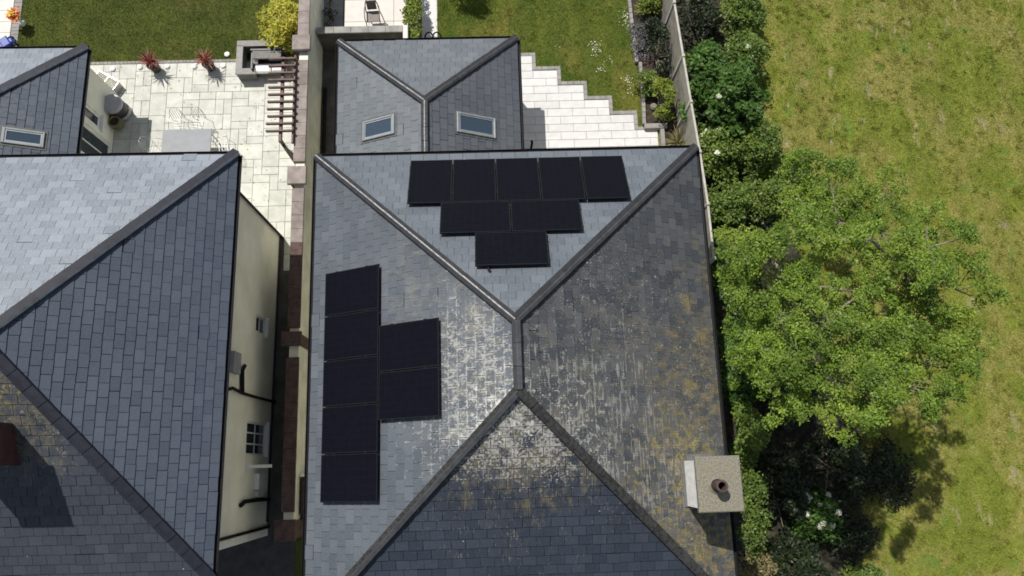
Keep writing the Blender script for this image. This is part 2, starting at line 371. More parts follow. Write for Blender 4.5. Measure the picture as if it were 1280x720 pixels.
def lay_slates(roof, slopes, world, limit=295):
    """slopes: list of (P, mat, gauge, width, skip)"""
    cand = []; rest = []
    for P, mat, g, w, sk in slopes:
        c, q = slate_rows(P, mat, g, w, world, sk); cand += c; rest += q
    cand.sort(key=lambda a: -a[0]); ind = cand[:limit]
    for A, F, u, v0, mat, g, w in cand[limit:]:
        rest.append(([(u+.003, v0), (u+w-.003, v0), (u+w-.003, v0+g), (u+.003, v0+g)], F, u, v0, mat, g, w))
    cache = {}
    for A, F, u, v0, mat, g, w in ind:
        key = (mat.name, g, w)
        if key not in cache: cache[key] = slate_mesh(g, w, mat)
        J = Matrix.Translation((u + .003 + random.uniform(-.003, .003), v0 + random.uniform(-.006, .004), random.uniform(0, .003))) @ Matrix.Rotation(random.gauss(0, .011), 4, 'Z')
        link('slate', cache[key], roof, M=F @ J)
    m = MB(); m.uv = []; mats = []
    for c, F, u, v0, mat, g, w in rest:
        if mat not in mats: mats.append(mat)
        mi = mats.index(mat); j = random.uniform(-.005, .003) - (.03 if random.random() < .02 else 0); jz = random.uniform(0, .003); n = len(c)
        def T(q, top): 
            k = (q[1] - v0) / g; return F @ Vector((q[0], q[1] + j, (TAIL + (HEAD - TAIL) * k + jz) if top else 0.))
        i0 = len(m.v); m.v += [tuple(T(q, 1)) for q in c] + [tuple(T(q, 0)) for q in c]
        m.f.append(tuple(i0 + a for a in range(n))); m.m.append(mi); m.uv.append([((q[0]-u)/w, (q[1]-v0)/g) for q in c])
        for a in range(n):
            b = (a + 1) % n
            if c[a][1] > v0 + g*.99 and c[b][1] > v0 + g*.99: continue
            m.f.append((i0+n+a, i0+n+b, i0+b, i0+a)); m.m.append(mi); m.uv.append([(0,0)] * 4)
    m.build('slate', mats, roof, kind='stuff')

def hip_line(parent, A, B, n1, n2, seg=.46, wing=(.125,.125), mats=None, name='hip_tile', crest=.0):
    """V-shaped capping tiles from A up to B, wings lying on slopes with normals n1 and n2"""
    wa, wb_ = wing if isinstance(wing, tuple) else (wing, wing); A = Vector(A); B = Vector(B); d = (B - A).normalized(); L = (B - A).length; n = max(1, round(L / seg)); s = L / n
    n1 = Vector(n1); n2 = Vector(n2); w1 = d.cross(n1).normalized(); w2 = n2.cross(d).normalized(); up = (n1 + n2).normalized()
    if w1.z > 0 and w1.dot(n2) < 0: pass
    if w1.dot(n2) < 0: w1 = -w1
    if w2.dot(n1) < 0: w2 = -w2
    m = MB()
    prof = [w1*wa + n1*.010, w1*wa + n1*.034, w1*.018 + up*.095, w2*.018 + up*.095, w2*wb_ + n2*.034, w2*wb_ + n2*.010]
    for e, gap in ((0, .0), (1, .0)):
        for q in prof: m.v.append(tuple(q + d * (s * 1.015 if e else 0) + up * (.0 if e else .014)))
    k = len(prof)
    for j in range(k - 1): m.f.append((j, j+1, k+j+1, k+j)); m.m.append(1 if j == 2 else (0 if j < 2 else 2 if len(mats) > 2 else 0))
    m.f.append(tuple(range(k))[::-1]); m.m.append(0); m.f.append(tuple(range(k, 2*k))); m.m.append(0)
    me = m.mesh(name, mats)
    for i in range(n):
        p = A + d * (i * s); link(name, me, parent, M=Matrix.Translation(p + up * random.uniform(-.004, .006)) @ Matrix.Rotation(random.gauss(0, .006), 4, 'Z'))

def slope_normal(P): F, _ = slope_frame(P); return Vector((F[0][2], F[1][2], F[2][2]))
def gutter(parent, A, B, out, name='gutter'):
    A = Vector(A); B = Vector(B); out = Vector(out); m = MB(); k = 7; r = .055
    for thick in (0, .008):
        for P in (A, B):
            for j in range(k):
                t = math.pi * j / (k-1); m.v.append(tuple(P + out * (.05 - math.cos(t) * (r + thick)) + Vector((0,0, -math.sin(t) * (r + thick) - .02))))
    for base in (0, 2*k):
        for j in range(k-1): m.f.append((base+j, base+j+1, base+k+j+1, base+k+j)); m.m.append(0)
    for j in (0, k-1): m.f.append((j, k+j, 3*k+j, 2*k+j)); m.m.append(0)
    m.build(name, M['black'], parent)
def wall_box(parent, x0, x1, y0, y1, z0, z1, mat, name='wall'): return MB().box(x0, x1, y0, y1, z0, z1).build(name, mat, parent)

def skylight(parent, F, u0, u1, v0, v1):
    Mx = F
    fr = MB(); t = .065
    for a in ((u0,u1,v0,v0+t), (u0,u1,v1-t*1.3,v1), (u0,u0+t,v0+t,v1-t*1.3), (u1-t,u1,v0+t,v1-t*1.3)): fr.bevbox(a[0], a[1], a[2], a[3], .0, .085, .012, M=Mx)
    fl = MB(); e = .07
    for a in ((u0-e,u1+e,v0-e,v0-.004), (u0-e,u1+e,v1+.004,v1+e), (u0-e,u0-.004,v0-.004,v1+.004), (u1+.004,u1+e,v0-.004,v1+.004)): fl.box(a[0], a[1], a[2], a[3], .0, .03, M=Mx)
    f = fr.build('skylight', M['skyframe'], parent); fl.build('flashing', M['lead'], f)
    sash = MB(); a, b, c, d = u0+t+.004, u1-t-.004, v0+t+.004, v1-t*1.3-.004; k = .035
    for q in ((a,b,c,c+k), (a,b,d-k,d), (a,a+k,c+k,d-k), (b-k,b,c+k,d-k)): sash.box(*q, .03, .062, M=Mx)
    sash.build('sash', M['metalg'], f)
    MB().box(a+k, b-k, c+k, d-k, .02, .045, M=Mx).build('pane', M['skyglass'], f)

# ================================================================= HOUSE 2 (centre, with the solar panels)
H2 = dict(x0=-4.8103, x1=5.6912, yN=8.4161, p=.5263, E=5.3)
tp = math.tan(H2['p']); hw = (H2['x1'] - H2['x0']) / 2; run = hw * tp / math.tan(.5217); zr = 5.3 + hw * tp; rx = (H2['x0'] + H2['x1']) / 2
yRN = H2['yN'] - run; yRS = yRN - 1.5366; yS = yRS - hw
house = thing('detached_house', 'grey slate hipped house in the centre carrying black solar panels', 'house', (rx, (H2['yN'] + yS)/2, 0))
ox, oy = house.location.x, house.location.y
def hl(x, y, z): return (x - ox, y - oy, z)
Wm = Matrix.Translation((ox, oy, 0))
NW, NE, SE, SW = hl(H2['x0'], H2['yN'], 5.3), hl(H2['x1'], H2['yN'], 5.3), hl(H2['x1'], yS, 5.3), hl(H2['x0'], yS, 5.3)
RN, RS = hl(rx, yRN, zr), hl(rx, yRS, zr)
def roof_shell(name, parent, slopes, base, drop=.12):
    m = MB()
    for P in slopes: m.quad(*[(q[0], q[1], q[2] - .004) for q in P])
    m.quad(*[(q[0], q[1], q[2] - .06) for q in base][::-1])
    n = len(base)
    for i in range(n):
        a, b = base[i], base[(i+1) % n]; m.quad((a[0],a[1],a[2]-.06), (b[0],b[1],b[2]-.06), (b[0],b[1],b[2]-.004), (a[0],a[1],a[2]-.004))
    return m.build(name, M['under'], parent)
sN = [NE, NW, RN]; sW = [NW, SW, RS, RN]; sS = [SW, SE, RS]; sE = [SE, NE, RN, RS]
roof = roof_shell('roof', house, [sN, sW, sS, sE], [NW, SW, SE, NE])
# extension
X = dict(x0=-4.8609, x1=.9305, yN=13.5663, p=.4558, E=2.6)
xh = (X['x1'] - X['x0']) / 2; xr = (X['x0'] + X['x1']) / 2; xz = 2.6 + xh * math.tan(X['p']); xb = 8.08
a0, a1, a2, a3 = hl(X['x0'], X['yN'], 2.6), hl(X['x1'], X['yN'], 2.6), hl(X['x1'], xb, 2.6), hl(X['x0'], xb, 2.6)
ap, ab = hl(xr, X['yN'] - xh, xz), hl(xr, xb, xz)
xN = [a1, a0, ap]; xW = [a0, a3, ab, ap]; xE = [a2, a1, ap, ab]
xroof = roof_shell('extension_roof', house, [xN, xW, xE], [a0, a3, a2, a1])
pan = []   # panel rectangles hide slates: (u0,u1,v0,v1) per slope
LA = 5 * 1.134 + .08
wsk = [(H2['yN']-4.983, H2['yN']-4.983+LA, .545, 2.304), (H2['yN']-3.402, H2['yN']-3.402+2.288, 2.324, 4.083)]
nxs = H2['x1']
nsk = [(nxs-3.552, nxs+2.198, .447, 2.206), (nxs-2.205, nxs+1.333, 2.226, 3.36), (nxs-1.295, nxs+.464, 3.38, 4.514)]
# main roof gets most of the single slates, the extension the rest
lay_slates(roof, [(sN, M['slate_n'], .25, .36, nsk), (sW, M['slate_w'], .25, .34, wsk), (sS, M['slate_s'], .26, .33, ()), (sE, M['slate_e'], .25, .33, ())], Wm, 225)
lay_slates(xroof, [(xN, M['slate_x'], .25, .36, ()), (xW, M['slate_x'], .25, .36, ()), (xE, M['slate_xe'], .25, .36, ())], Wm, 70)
nn = {k: slope_normal(v) for k, v in dict(N=sN, W=sW, S=sS, E=sE, xN=xN, xW=xW, xE=xE).items()}
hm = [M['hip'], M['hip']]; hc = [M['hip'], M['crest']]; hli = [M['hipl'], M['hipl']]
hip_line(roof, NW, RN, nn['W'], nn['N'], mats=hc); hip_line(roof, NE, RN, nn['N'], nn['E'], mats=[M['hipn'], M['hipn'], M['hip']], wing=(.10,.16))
hip_line(roof, SW, RS, nn['S'], nn['W'], mats=[M['hipl'], M['hipn'], M['hipn']]); hip_line(roof, SE, RS, nn['E'], nn['S'], mats=hli)
hip_line(roof, RS, RN, nn['W'], nn['E'], mats=[M['hipn'], M['hipn'], M['hip']], name='ridge_tile')
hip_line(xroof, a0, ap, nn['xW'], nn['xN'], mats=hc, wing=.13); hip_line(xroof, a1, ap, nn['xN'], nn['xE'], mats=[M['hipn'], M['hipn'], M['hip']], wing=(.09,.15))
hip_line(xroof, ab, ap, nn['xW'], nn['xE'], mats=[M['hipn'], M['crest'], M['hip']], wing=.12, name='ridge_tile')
i = .34
wb = MB(); wb.box(H2['x0']+i-ox, H2['x1']-i-ox, yS+i-oy, H2['yN']-i-oy, 0, 5.22); wb.build('wall', M['render2'], house)
wb = MB(); wb.box(X['x0']+.25-ox, X['x1']-.25-ox, 8.0801-oy, X['yN']-.25-oy, 0, 2.53); wb.build('extension_wall', M['render2'], house)
gutter(house, NW, NE, (0,1,0)); gutter(house, NE, SE, (1,0,0)); gutter(house, SW, NW, (-1,0,0)); gutter(house, SE, SW, (0,-1,0))
gutter(house, a0, a1, (0,1,0)); gutter(house, a1, (a2[0], H2['yN']-oy-.3, 2.6), (1,0,0)); gutter(house, (a3[0], H2['yN']-oy-.3, 2.6), a0, (-1,0,0))
for (A, B, o) in ((NW, NE, 'y'), (NW, SW, 'x'), (NE, SE, 'X')):
    if o == 'y': MB().box(A[0]+.02, B[0]-.02, A[1]-.03, A[1]-.005, 5.08, 5.235).build('fascia', M['fascia'], house)
    else:
        s = 1 if o == 'x' else -1; xx = sorted((A[0] + s*.005, A[0] + s*.03)); MB().box(*xx, B[1]+.03, A[1]-.032, 5.08, 5.235).build('fascia', M['fascia'], house)
FW, _ = slope_frame(xW); FE, _ = slope_frame(xE)
Fi = (Wm @ FW).inverted(); Nw = (Wm @ FW).to_3x3() @ Vector((0,0,1))
def slope_uv(F, u, v): 
    Wf = Wm @ F; N = Wf.to_3x3() @ Vector((0,0,1)); q = Wf.inverted() @ hit(u, v, Wf.to_translation() + N*.05, N); return q.x, q.y
qa = [slope_uv(FW, *q) for q in ((452,151),(495,141),(494.5,168.5),(453.5,176))]
skylight(xroof, FW, min(q[0] for q in qa)+.05, max(q[0] for q in qa)-.05, min(q[1] for q in qa)+.05, max(q[1] for q in qa)-.05)
qa = [slope_uv(FE, *q) for q in ((569,140),(621,147),(619,173),(574.5,167))]
skylight(xroof, FE, min(q[0] for q in qa)+.05, max(q[0] for q in qa)-.05, min(q[1] for q in qa)+.05, max(q[1] for q in qa)-.05)
# chimney at the east eave
ch = MB().box(4.49-ox, 5.36-ox, -1.12-oy, -.06-oy, 5.2, 7.28).build('chimney', M['chimw'], house)
MB().bevbox(4.42-ox, 5.44-ox, -1.20-oy, .03-oy, 7.28, 7.42, .02).build('cap_slab', M['capstone'], ch)
pc = G(897, 607, 7.5); pcx, pcy = pc.x - ox, pc.y - oy
MB().lathe((pcx, pcy, 7.40), [(.21,0),(.17,.05),(.145,.09)], 18).build('mortar_flaunching', M['capstone'], ch, smooth=True)
MB().lathe((pcx, pcy, 7.42), [(.125,.0),(.11,.36),(.135,.37),(.135,.45),(.09,.45),(.085,.02),(.0,.02)], 18).build('chimney_pot', M['terra'], ch, smooth=False)
MB().box(4.42-ox, 4.486-ox, -1.14-oy, -.04-oy, 5.85, 6.06).build('flashing', M['lead'], ch)
MB().box(4.5-ox, 5.3-ox, -.055-oy, .10-oy, 5.5, 5.93).build('back_gutter_flashing', M['lead'], ch)
# little upstand vent by the north gutter
v = G(664, 183, .0)

# ---- solar panels
PW, PL, TH = 1.134, 1.7589, .035
def make_panel(w, h, label):
    t = thing('solar_panel', label, 'solar panel', group='black solar panels on the slate roof')
    f = MB(); b = .028
    for q in ((0,w,0,b), (0,w,h-b,h), (0,b,b,h-b), (w-b,w,b,h-b)): f.bevbox(*q, 0, TH, .003)
    f.build('frame', M['frame'], t)
    MB().box(b-.001, w-b+.001, b-.001, h-b+.001, .018, TH-.006).build('glass', M['solar'], t)
    for y in (h*.22, h*.78): MB().box(-.01, w+.01, y-.02, y+.02, -.085, -.001).build('mounting_rail', M['metalg'], t)
    for y in (h*.22, h*.78):
        MB().box(-.012, .006, y-.03, y+.03, .0, TH+.004).build('clamp', M['black'], t)
    return t
FN, _ = slope_frame(sN); FWm, _ = slope_frame(sW)
def at(F, u, v): return Wm @ F @ Matrix.Translation((u, v, .12)) @ Matrix.Rotation(random.gauss(0, .0012), 4, 'X')
pl = make_panel(PW, PL, 'x'); ll = make_panel(PL, PW, 'x'); first = {id(pl): 1, id(ll): 1}
def put(p, F, u, v, label):
    if first.pop(id(p), None): p.matrix_basis = at(F, u, v); p['label'] = label; return p
    return dup(p, label, M=at(F, u, v))
g_ = PW + .02
names = ['leftmost', 'second from the left', 'middle', 'second from the right', 'rightmost']
for k in range(5):   # N slope frame: u runs west from the NE corner
    put(pl, FN, nxs - (-2.198 + k*g_) - PW, .447, f'black solar panel, {names[k]} in the row of five by the rear gutter')
put(ll, FN, nxs + 1.333 - PL, 2.226, 'black panel lying sideways under the row of five, left of its pair')
put(ll, FN, nxs + 1.333 - 2*PL - .02, 2.226, 'black panel lying sideways under the row of five, right of its pair')
put(ll, FN, nxs + .464 - PL, 3.38, 'single sideways black panel at the bottom tip of the rear array')
lowp = [o for o in bpy.data.objects if o.get('label', '').startswith('single sideways')][0]
MB().tube([(PL*.82, PW-.1, -.04), (PL*.82, PW+.06, -.06), (PL*.80, PW+.10, -.08)], .03, 6).build('cable_end', M['black'], lowp)
ords = ['topmost', 'second from the top', 'middle', 'fourth from the top', 'lowest']
for k in range(5):
    put(pl, FWm, H2['yN']-4.983 + k*g_, .545, f'black solar panel, {ords[k]} in the column of five near the left gutter')
put(pl, FWm, H2['yN']-3.402, 2.324, 'black solar panel to the right of the column of five, upper of two')
put(pl, FWm, H2['yN']-3.402 + g_, 2.324, 'black solar panel to the right of the column of five, lower of two')

# ================================================================= HOUSE 1 (left)
hx, hy, ph, E1 = -6.8018, 8.3242, -.0078, 5.84
h1 = thing('neighbouring_house', 'blue grey slate hipped house with a long cream side wall at the left', 'house', (hx, hy, 0), ph)
W1 = Matrix.Translation((hx, hy, 0)) @ Matrix.Rotation(ph, 4, 'Z'); W1i = W1.inverted()
D = 10.74; AX, AY, AZ = -4.35, -5.37, 8.50
WX = -15.0
n0, n1_, n2_, n3_ = (WX,0,E1), (0,0,E1), (0,-D,E1), (WX,-D,E1)
apx, apw = (AX, AY, AZ), (WX+4.35, AY, AZ)
rN1 = [n1_, n0, apw, apx]; rE1 = [n2_, n1_, apx]; rS1 = [n3_, n2_, apx, apw]; rW1 = [n0, n3_, apw]
r1 = roof_shell('roof', h1, [rN1, rE1, rS1, rW1], [n0, n3_, n2_, n1_])
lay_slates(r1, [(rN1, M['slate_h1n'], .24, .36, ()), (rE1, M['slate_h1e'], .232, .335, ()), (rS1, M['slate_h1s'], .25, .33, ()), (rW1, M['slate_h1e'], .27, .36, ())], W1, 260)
q = {k: slope_normal(v) for k, v in dict(N=rN1, E=rE1, S=rS1, W=rW1).items()}
M['hip1'] = plain('hip_tile_blue', (.016,.018,.028), .6, .25, 7, .2, rv=.25, spec=.3)
h1m = [M['hip1'], M['hip1']]
hip_line(r1, n1_, apx, q['N'], q['E'], mats=[M['wing1'], M['hip1'], M['hip1']], wing=(.085,.19)); hip_line(r1, n2_, apx, q['E'], q['S'], mats=h1m, wing=.15)
hip_line(r1, apx, apw, q['N'], q['S'], mats=h1m, name='ridge_tile'); hip_line(r1, n0, apw, q['W'], q['N'], mats=h1m); hip_line(r1, n3_, apw, q['S'], q['W'], mats=h1m)
gutter(h1, n0, n1_, (0,1,0)); gutter(h1, n1_, n2_, (1,0,0)); gutter(h1, n2_, n3_, (0,-1,0))
ii = .475
# walls: east wall with real openings
def wall_open(parent, plane, a0_, a1_, z0, z1, holes, depth, mat, name='wall', inward=-1, back=True):
    """wall in the plane x=plane facing +x (a runs along y), holes: (a0,a1,z0,z1)"""
    m = MB(); A = sorted({a0_, a1_, *[h[0] for h in holes], *[h[1] for h in holes]}); Z = sorted({z0, z1, *[h[2] for h in holes], *[h[3] for h in holes]})
    for i in range(len(A)-1):
        for j in range(len(Z)-1):
            ca, cz = (A[i]+A[i+1])/2, (Z[j]+Z[j+1])/2
            if any(h[0] < ca < h[1] and h[2] < cz < h[3] for h in holes): continue
            m.quad((plane,A[i],Z[j]), (plane,A[i+1],Z[j]), (plane,A[i+1],Z[j+1]), (plane,A[i],Z[j+1]))
    q = plane - depth
    for h in holes:
        m.quad((plane,h[0],h[2]), (q,h[0],h[2]), (q,h[0],h[3]), (plane,h[0],h[3])); m.quad((plane,h[1],h[2]), (plane,h[1],h[3]), (q,h[1],h[3]), (q,h[1],h[2]))
        m.quad((plane,h[0],h[2]), (plane,h[1],h[2]), (q,h[1],h[2]), (q,h[0],h[2])); m.quad((plane,h[0],h[3]), (q,h[0],h[3]), (q,h[1],h[3]), (plane,h[1],h[3]))
    return m
def wh(u, v, plane=-ii):   # picture point -> local (y, z) on the east wall
    N = W1.to_3x3() @ Vector((1,0,0)); p = W1i @ hit(u, v, W1 @ Vector((plane,0,0)), N); return p.y, p.z
def rect(u0, v0, u1, v1, plane=-ii):
    a = wh(u0, (v0+v1)/2, plane); b = wh(u1, (v0+v1)/2, plane); c = wh((u0+u1)/2, v0, plane); d = wh((u0+u1)/2, v1, plane)
    return min(c[0], d[0]), max(c[0], d[0]), min(a[1], b[1]), max(a[1], b[1])
win_s = rect(320, 396, 332, 417); win_b = rect(308, 528, 332, 569)
wm = wall_open(h1, -ii, -D+.69, -ii, 0, E1-.08, [win_s, win_b], .11, None)
x_in = -ii - .11
wm.box(WX+.4, x_in-.05, -D+.69, -ii, 0, E1-.09)
wm.quad((WX+.4,-ii,0), (-ii,-ii,0), (-ii,-ii,E1-.08), (WX+.4,-ii,E1-.08)); wm.quad((-ii,-D+.69,0), (WX+.4,-D+.69,0), (WX+.4,-D+.69,E1-.08), (-ii,-D+.69,E1-.08))
wm.build('wall', M['render1'], h1)
def window(parent, r, plane, cols, rows, mat='white', sill=True, t=.055):
    y0, y1, z0, z1 = r; f = MB(); px_ = plane - .09
    for q in ((y0,y1,z0,z0+t), (y0,y1,z1-t,z1), (y0,y0+t,z0+t,z1-t), (y1-t,y1,z0+t,z1-t)): f.box(px_, px_+.05, q[0]+.002, q[1]-.002, q[2]+.002, q[3]-.002)
    for c in range(1, cols): yy = y0 + (y1-y0)*c/cols; f.box(px_+.005, px_+.045, yy-.02, yy+.02, z0+t, z1-t)
    for c in range(1, rows): zz = z0 + (z1-z0)*c/rows; f.box(px_+.008, px_+.042, y0+t, y1-t, zz-.016, zz+.016)
    w = f.build('window', M[mat], parent)
    MB().box(px_+.012, px_+.024, y0+t-.01, y1-t+.01, z0+t-.01, z1-t+.01).build('pane', M['glass'], w)
    if sill: MB().bevbox(plane-.08, plane+.09, y0-.06, y1+.06, z0-.07, z0-.002, .01).build('sill', M[mat], w)
window(h1, win_s, -ii, 1, 2); window(h1, win_b, -ii, 3, 2)
# grey vent box high on the wall
r_ = rect(287, 440, 296, 467); MB().bevbox(-ii+.002, -ii+.12, r_[0], r_[1], r_[2], r_[3], .01).build('vent_box', M['grey'], h1)
def wallpipe(name, pts, r, mat='black', off=.07):
    P = []
    for u, v in pts: y, z = wh(u, v, -ii + off); P.append((-ii + off, y, z))
    return MB().tube(P, r, 8).build(name, M[mat], h1, smooth=True)
wallpipe('soil_pipe', [(303,491),(303,463),(306,457)], .06); wallpipe('waste_pipe', [(284,487),(291,485),(302,491),(318,496),(346,503)], .045)
wallpipe('waste_pipe', [(348,500),(349,560),(349,640)], .04)
wallpipe('boiler_flue', [(301,632),(306,627),(320,625),(336,624)], .06)
y_, z_ = wh(338, 583); MB().box(-ii+.003, -ii+.75, y_-.045, y_+.045, 2.35, 2.45).build('white_lintel_bar', M['white'], h1)
r_ = rect(317, 592, 327, 612); MB().bevbox(-ii+.002, -ii+.16, r_[0], r_[1], max(r_[2],.5), r_[3], .01).build('meter_box', M['white'], h1)
r_ = rect(318, 613, 326, 621); MB().bevbox(-ii+.002, -ii+.10, r_[0], r_[1], max(r_[2],.3), r_[3], .01).build('junction_box', M['white'], h1)
# corner: black downpipe and pale pilaster
MB().tube([(-ii+.06, -D+.75, .0), (-ii+.06, -D+.75, E1-.5), (-.0, -D+.75, E1-.1)], .04, 8).build('downpipe', M['black'], h1, smooth=True)
MB().box(-ii-.4, -ii+.03, -D+.48, -D+.687, 0, E1-.1).build('corner_pilaster', M['white'], h1)
MB().tube([(-.06,-.5,E1-.1), (-ii+.07,-.55,E1-.5), (-ii+.07,-.55,0)], .04, 8).build('downpipe', M['black'], h1, smooth=True)
MB().box(-ii+.0, -ii+.03, -D+.9, -ii-.0, 0.0, .16).build('plinth', M['charcoal'], h1)
# chimney on south slope
cx1 = -10.85; c0 = W1i @ Vector((cx1, 1.24, 0)); c1 = W1i @ Vector((cx1, .32, 0))
ch1 = MB().box(c1.x-1.1, c1.x, c1.y, c0.y, 6.6, 9.1).build('chimney', M['maroon'], h1)
MB().bevbox(c1.x-1.15, c1.x+.04, c1.y-.04, c0.y+.04, 9.1, 9.2, .02).build('cap_slab', M['concrete'], ch1)
for k in (.3, .8): MB().lathe((c1.x-k, (c1.y+c0.y)/2, 9.2), [(.14,0),(.12,.35),(.09,.35),(.09,.05),(0,.05)], 14).build('chimney_pot', M['terra'], ch1)
# rear extension
ex, ey, ez = -6.1889, 5.1596, 2.6; ew = 6.5
tx = math.tan(.42)
b0, b1, b2, b3 = (ex-ew,ey,ez), (ex,ey,ez), (ex,-.35,ez), (ex-ew,-.35,ez)
bz = ez + ew/2*tx; bap, bab = (ex-ew/2, ey-ew/2, bz), (ex-ew/2, -.35, bz)
eN = [b1, b0, bap]; eE = [b2, b1, bap, bab]; eW = [b0, b3, bab, bap]
er = roof_shell('extension_roof', h1, [eN, eE, eW], [b0, b3, b2, b1])
lay_slates(er, [(eN, M['slate_h1n'], .25, .38, ()), (eE, M['slate_h1e'], .24, .34, ()), (eW, M['slate_h1e'], .27, .36, ())], W1, 40)
q = {k: slope_normal(v) for k, v in dict(N=eN, E=eE, W=eW).items()}
hip_line(er, b1, bap, q['N'], q['E'], mats=[M['wing1'], M['hip1'], M['hip1']], wing=(.085,.19)); hip_line(er, b0, bap, q['W'], q['N'], mats=h1m); hip_line(er, bab, bap, q['W'], q['E'], mats=h1m, name='ridge_tile')
gutter(h1, b0, b1, (0,1,0)); gutter(h1, b1, b2, (1,0,0))
FE1, _ = slope_frame(eE); Wf = W1 @ FE1; Nn = Wf.to_3x3() @ Vector((0,0,1))
qa = [Wf.inverted() @ hit(u, v, Wf.to_translation() + Nn*.05, Nn) for u, v in ((1,155),(57,163),(55,187),(0,181))]
skylight(er, FE1, min(p.x for p in qa)+.08, max(p.x for p in qa)-.08, min(p.y for p in qa)+.02, max(p.y for p in qa)-.05)
xp = ex - .28
def rect2(u0, v0, u1, v1): return rect(u0, v0, u1, v1, xp)
doors = [rect2(104, 131, 117, 149), rect2(102, 158, 123, 186)]
d0 = (3.95-.0, 4.75)
holes = [(2.95, 3.55, .9, 2.2), (1.15, 2.75, .05, 2.2)]
yy = [wh(110, v, xp)[0] for v in (131, 150, 156, 190)]
holes = [(yy[1], yy[0], .9, 2.2), (yy[3]-.2, yy[2], .06, 2.2)]
wm = wall_open(h1, xp, -.3, ey-.28, 0, ez-.07, holes, .11, None)
wm.box(ex-ew+.3, xp-.16, -.3, ey-.28, 0, ez-.08); wm.quad((ex-ew+.3,ey-.28,0), (xp,ey-.28,0), (xp,ey-.28,ez-.07), (ex-ew+.3,ey-.28,ez-.07))
wm.build('extension_wall', M['render1'], h1)
window(h1, holes[0], xp, 1, 1, t=.10); window(h1, holes[1], xp, 2, 1, sill=False, t=.12)

# ================================================================= GROUND
def sheet(name, pts, z, mat, kind='structure'):
    m = MB(); m.quad(*[(p[0], p[1], z) for p in pts]); return m.build(name, mat, None, kind=kind)
def R4(x0, x1, y0, y1): return [(x0,y0),(x1,y0),(x1,y1),(x0,y1)]
sheet('ground', R4(-150, 150, -150, 150), -.05, M['field'])
sheet('side_passage', R4(-5.98, -3.2, -1.9, 14.84), -.012, M['darkground'])
sheet('lane', R4(-7.4, -5.97, -1.9, 8.1), -.014, M['darkground'])
sheet('front_drive', R4(-24, 8, -14, -1.7), -.016, M['tarmac'])
sheet('front_grass', R4(-6.45, -4.6, -6, -1.95), -.004, M['lawn1'])
sheet('rear_passage', R4(-6.0, -5.3, 14.9, 20), -.008, M['concrete'])
sheet('east_passage', R4(5.3, 7.0, -8, 9.3), -.020, M['darkground'])
L1 = sheet('left_lawn', R4(-17.0, -6.3, 14.55, 24), -.012, M['lawn1'])
L2 = sheet('right_lawn', R4(-1.95, 5.45, 8, 24), -.016, M['lawn2'])
sheet('hedge_bed', [(6.8,-9),(10.9,-9),(11.3,-3),(11.6,-1),(11.5,2.5),(10.8,6),(9.6,9),(9.2,12),(9.4,20),(6.5,20)], -.03, M['hedgesoil'])

def paving(name, cells, mod, x0, y0, mat, grout, z=.0, sizes=None, inside=None, seed=3, ext=None, gz=-.02):
    r = random.Random(seed); nx, ny = cells; occ = [[0]*ny for _ in range(nx)]; slabs = []
    for j in range(ny-1, -1, -1):
        for i in range(nx):
            if occ[i][j]: continue
            opts = sizes[:]; r.shuffle(opts)
            for (w, h) in opts + [(1,1)]:
                if i + w > nx or j - h + 1 < 0: continue
                if any(occ[a][b] for a in range(i, i+w) for b in range(j-h+1, j+1)): continue
                for a in range(i, i+w):
                    for b in range(j-h+1, j+1): occ[a][b] = 1
                slabs.append((i, j-h+1, w, h)); break
    root = sheet(name, ext, gz, grout); cache = {}
    for (i, j, w, h) in slabs:
        if inside and not inside(x0 + (i+w/2)*mod, y0 + (j+h/2)*mod): continue
        if (w, h) not in cache:
            cache[(w, h)] = MB().bevbox(.006, w*mod-.006, .006, h*mod-.006, -.02-.0, .0, .004).mesh('paving_slab', mat)
        link('paving_slab', cache[(w, h)], root, M=Matrix.Translation((x0+i*mod, y0+j*mod, z + r.uniform(0, .004))))
    return root
paving('left_patio', (26, 27), .29, -14.4, 6.6, M['slab'], M['grout'], .0, [(2,2),(2,2),(2,2),(3,2),(2,3),(1,2),(2,1),(2,1)],
       lambda x, y: not (x < -7.35 and y < 8.0) and not (x < -13.25 and y < 13.2) and not (x > -6.42), ext=R4(-14.4, -6.42, 6.6, 14.44))
# pale patch of a third patio, top left
paving('far_left_patio', (8, 12), .45, -20.9, 14.0, M['slabp'], M['grout'], .0, [(2,2),(2,1)], lambda x, y: x < -17.3, seed=8, ext=R4(-20.9, -17.3, 14.0, 19.4))
# stepped porcelain patio: courses 0.3 m deep, planks 0.9 m long
steps = [(1.56,14.42),(2.45,13.86),(3.37,13.25),(4.25,12.65),(5.11,12.05),(5.92,11.42)]
pr_ = sheet('stepped_patio', [(.6,8.1),(5.92,8.1),(5.92,11.42),(5.11,11.42),(5.11,12.05),(4.25,12.05),(4.25,12.65),(3.37,12.65),(3.37,13.25),(2.45,13.25),(2.45,13.86),(1.56,13.86),(1.56,14.42),(.6,14.42)], -.010, M['groutw'])
cache = {}
yy = 14.42; row = 0
while yy > 9.3:
    xm = min([x for x, y in steps if y > yy - .15] + [9]) if False else max(x for x, y in [(1.56,14.42)] + [s for s in steps if yy - .14 <= s[1]])
    u = .68 - (row % 2) * .45
    while u < xm - .02:
        a, b = max(u, .62), min(u + .9, xm)
        if b - a > .05:
            k = round(b - a, 2)
            if k not in cache: cache[k] = MB().bevbox(.006, k-.006, .006, .294, -.02, .0, .003).mesh('paving_slab', M['slabw'])
            link('paving_slab', cache[k], pr_, M=Matrix.Translation((a, yy-.3, .006 + random.uniform(0, .002))))
        u += .9
    yy -= .3; row += 1
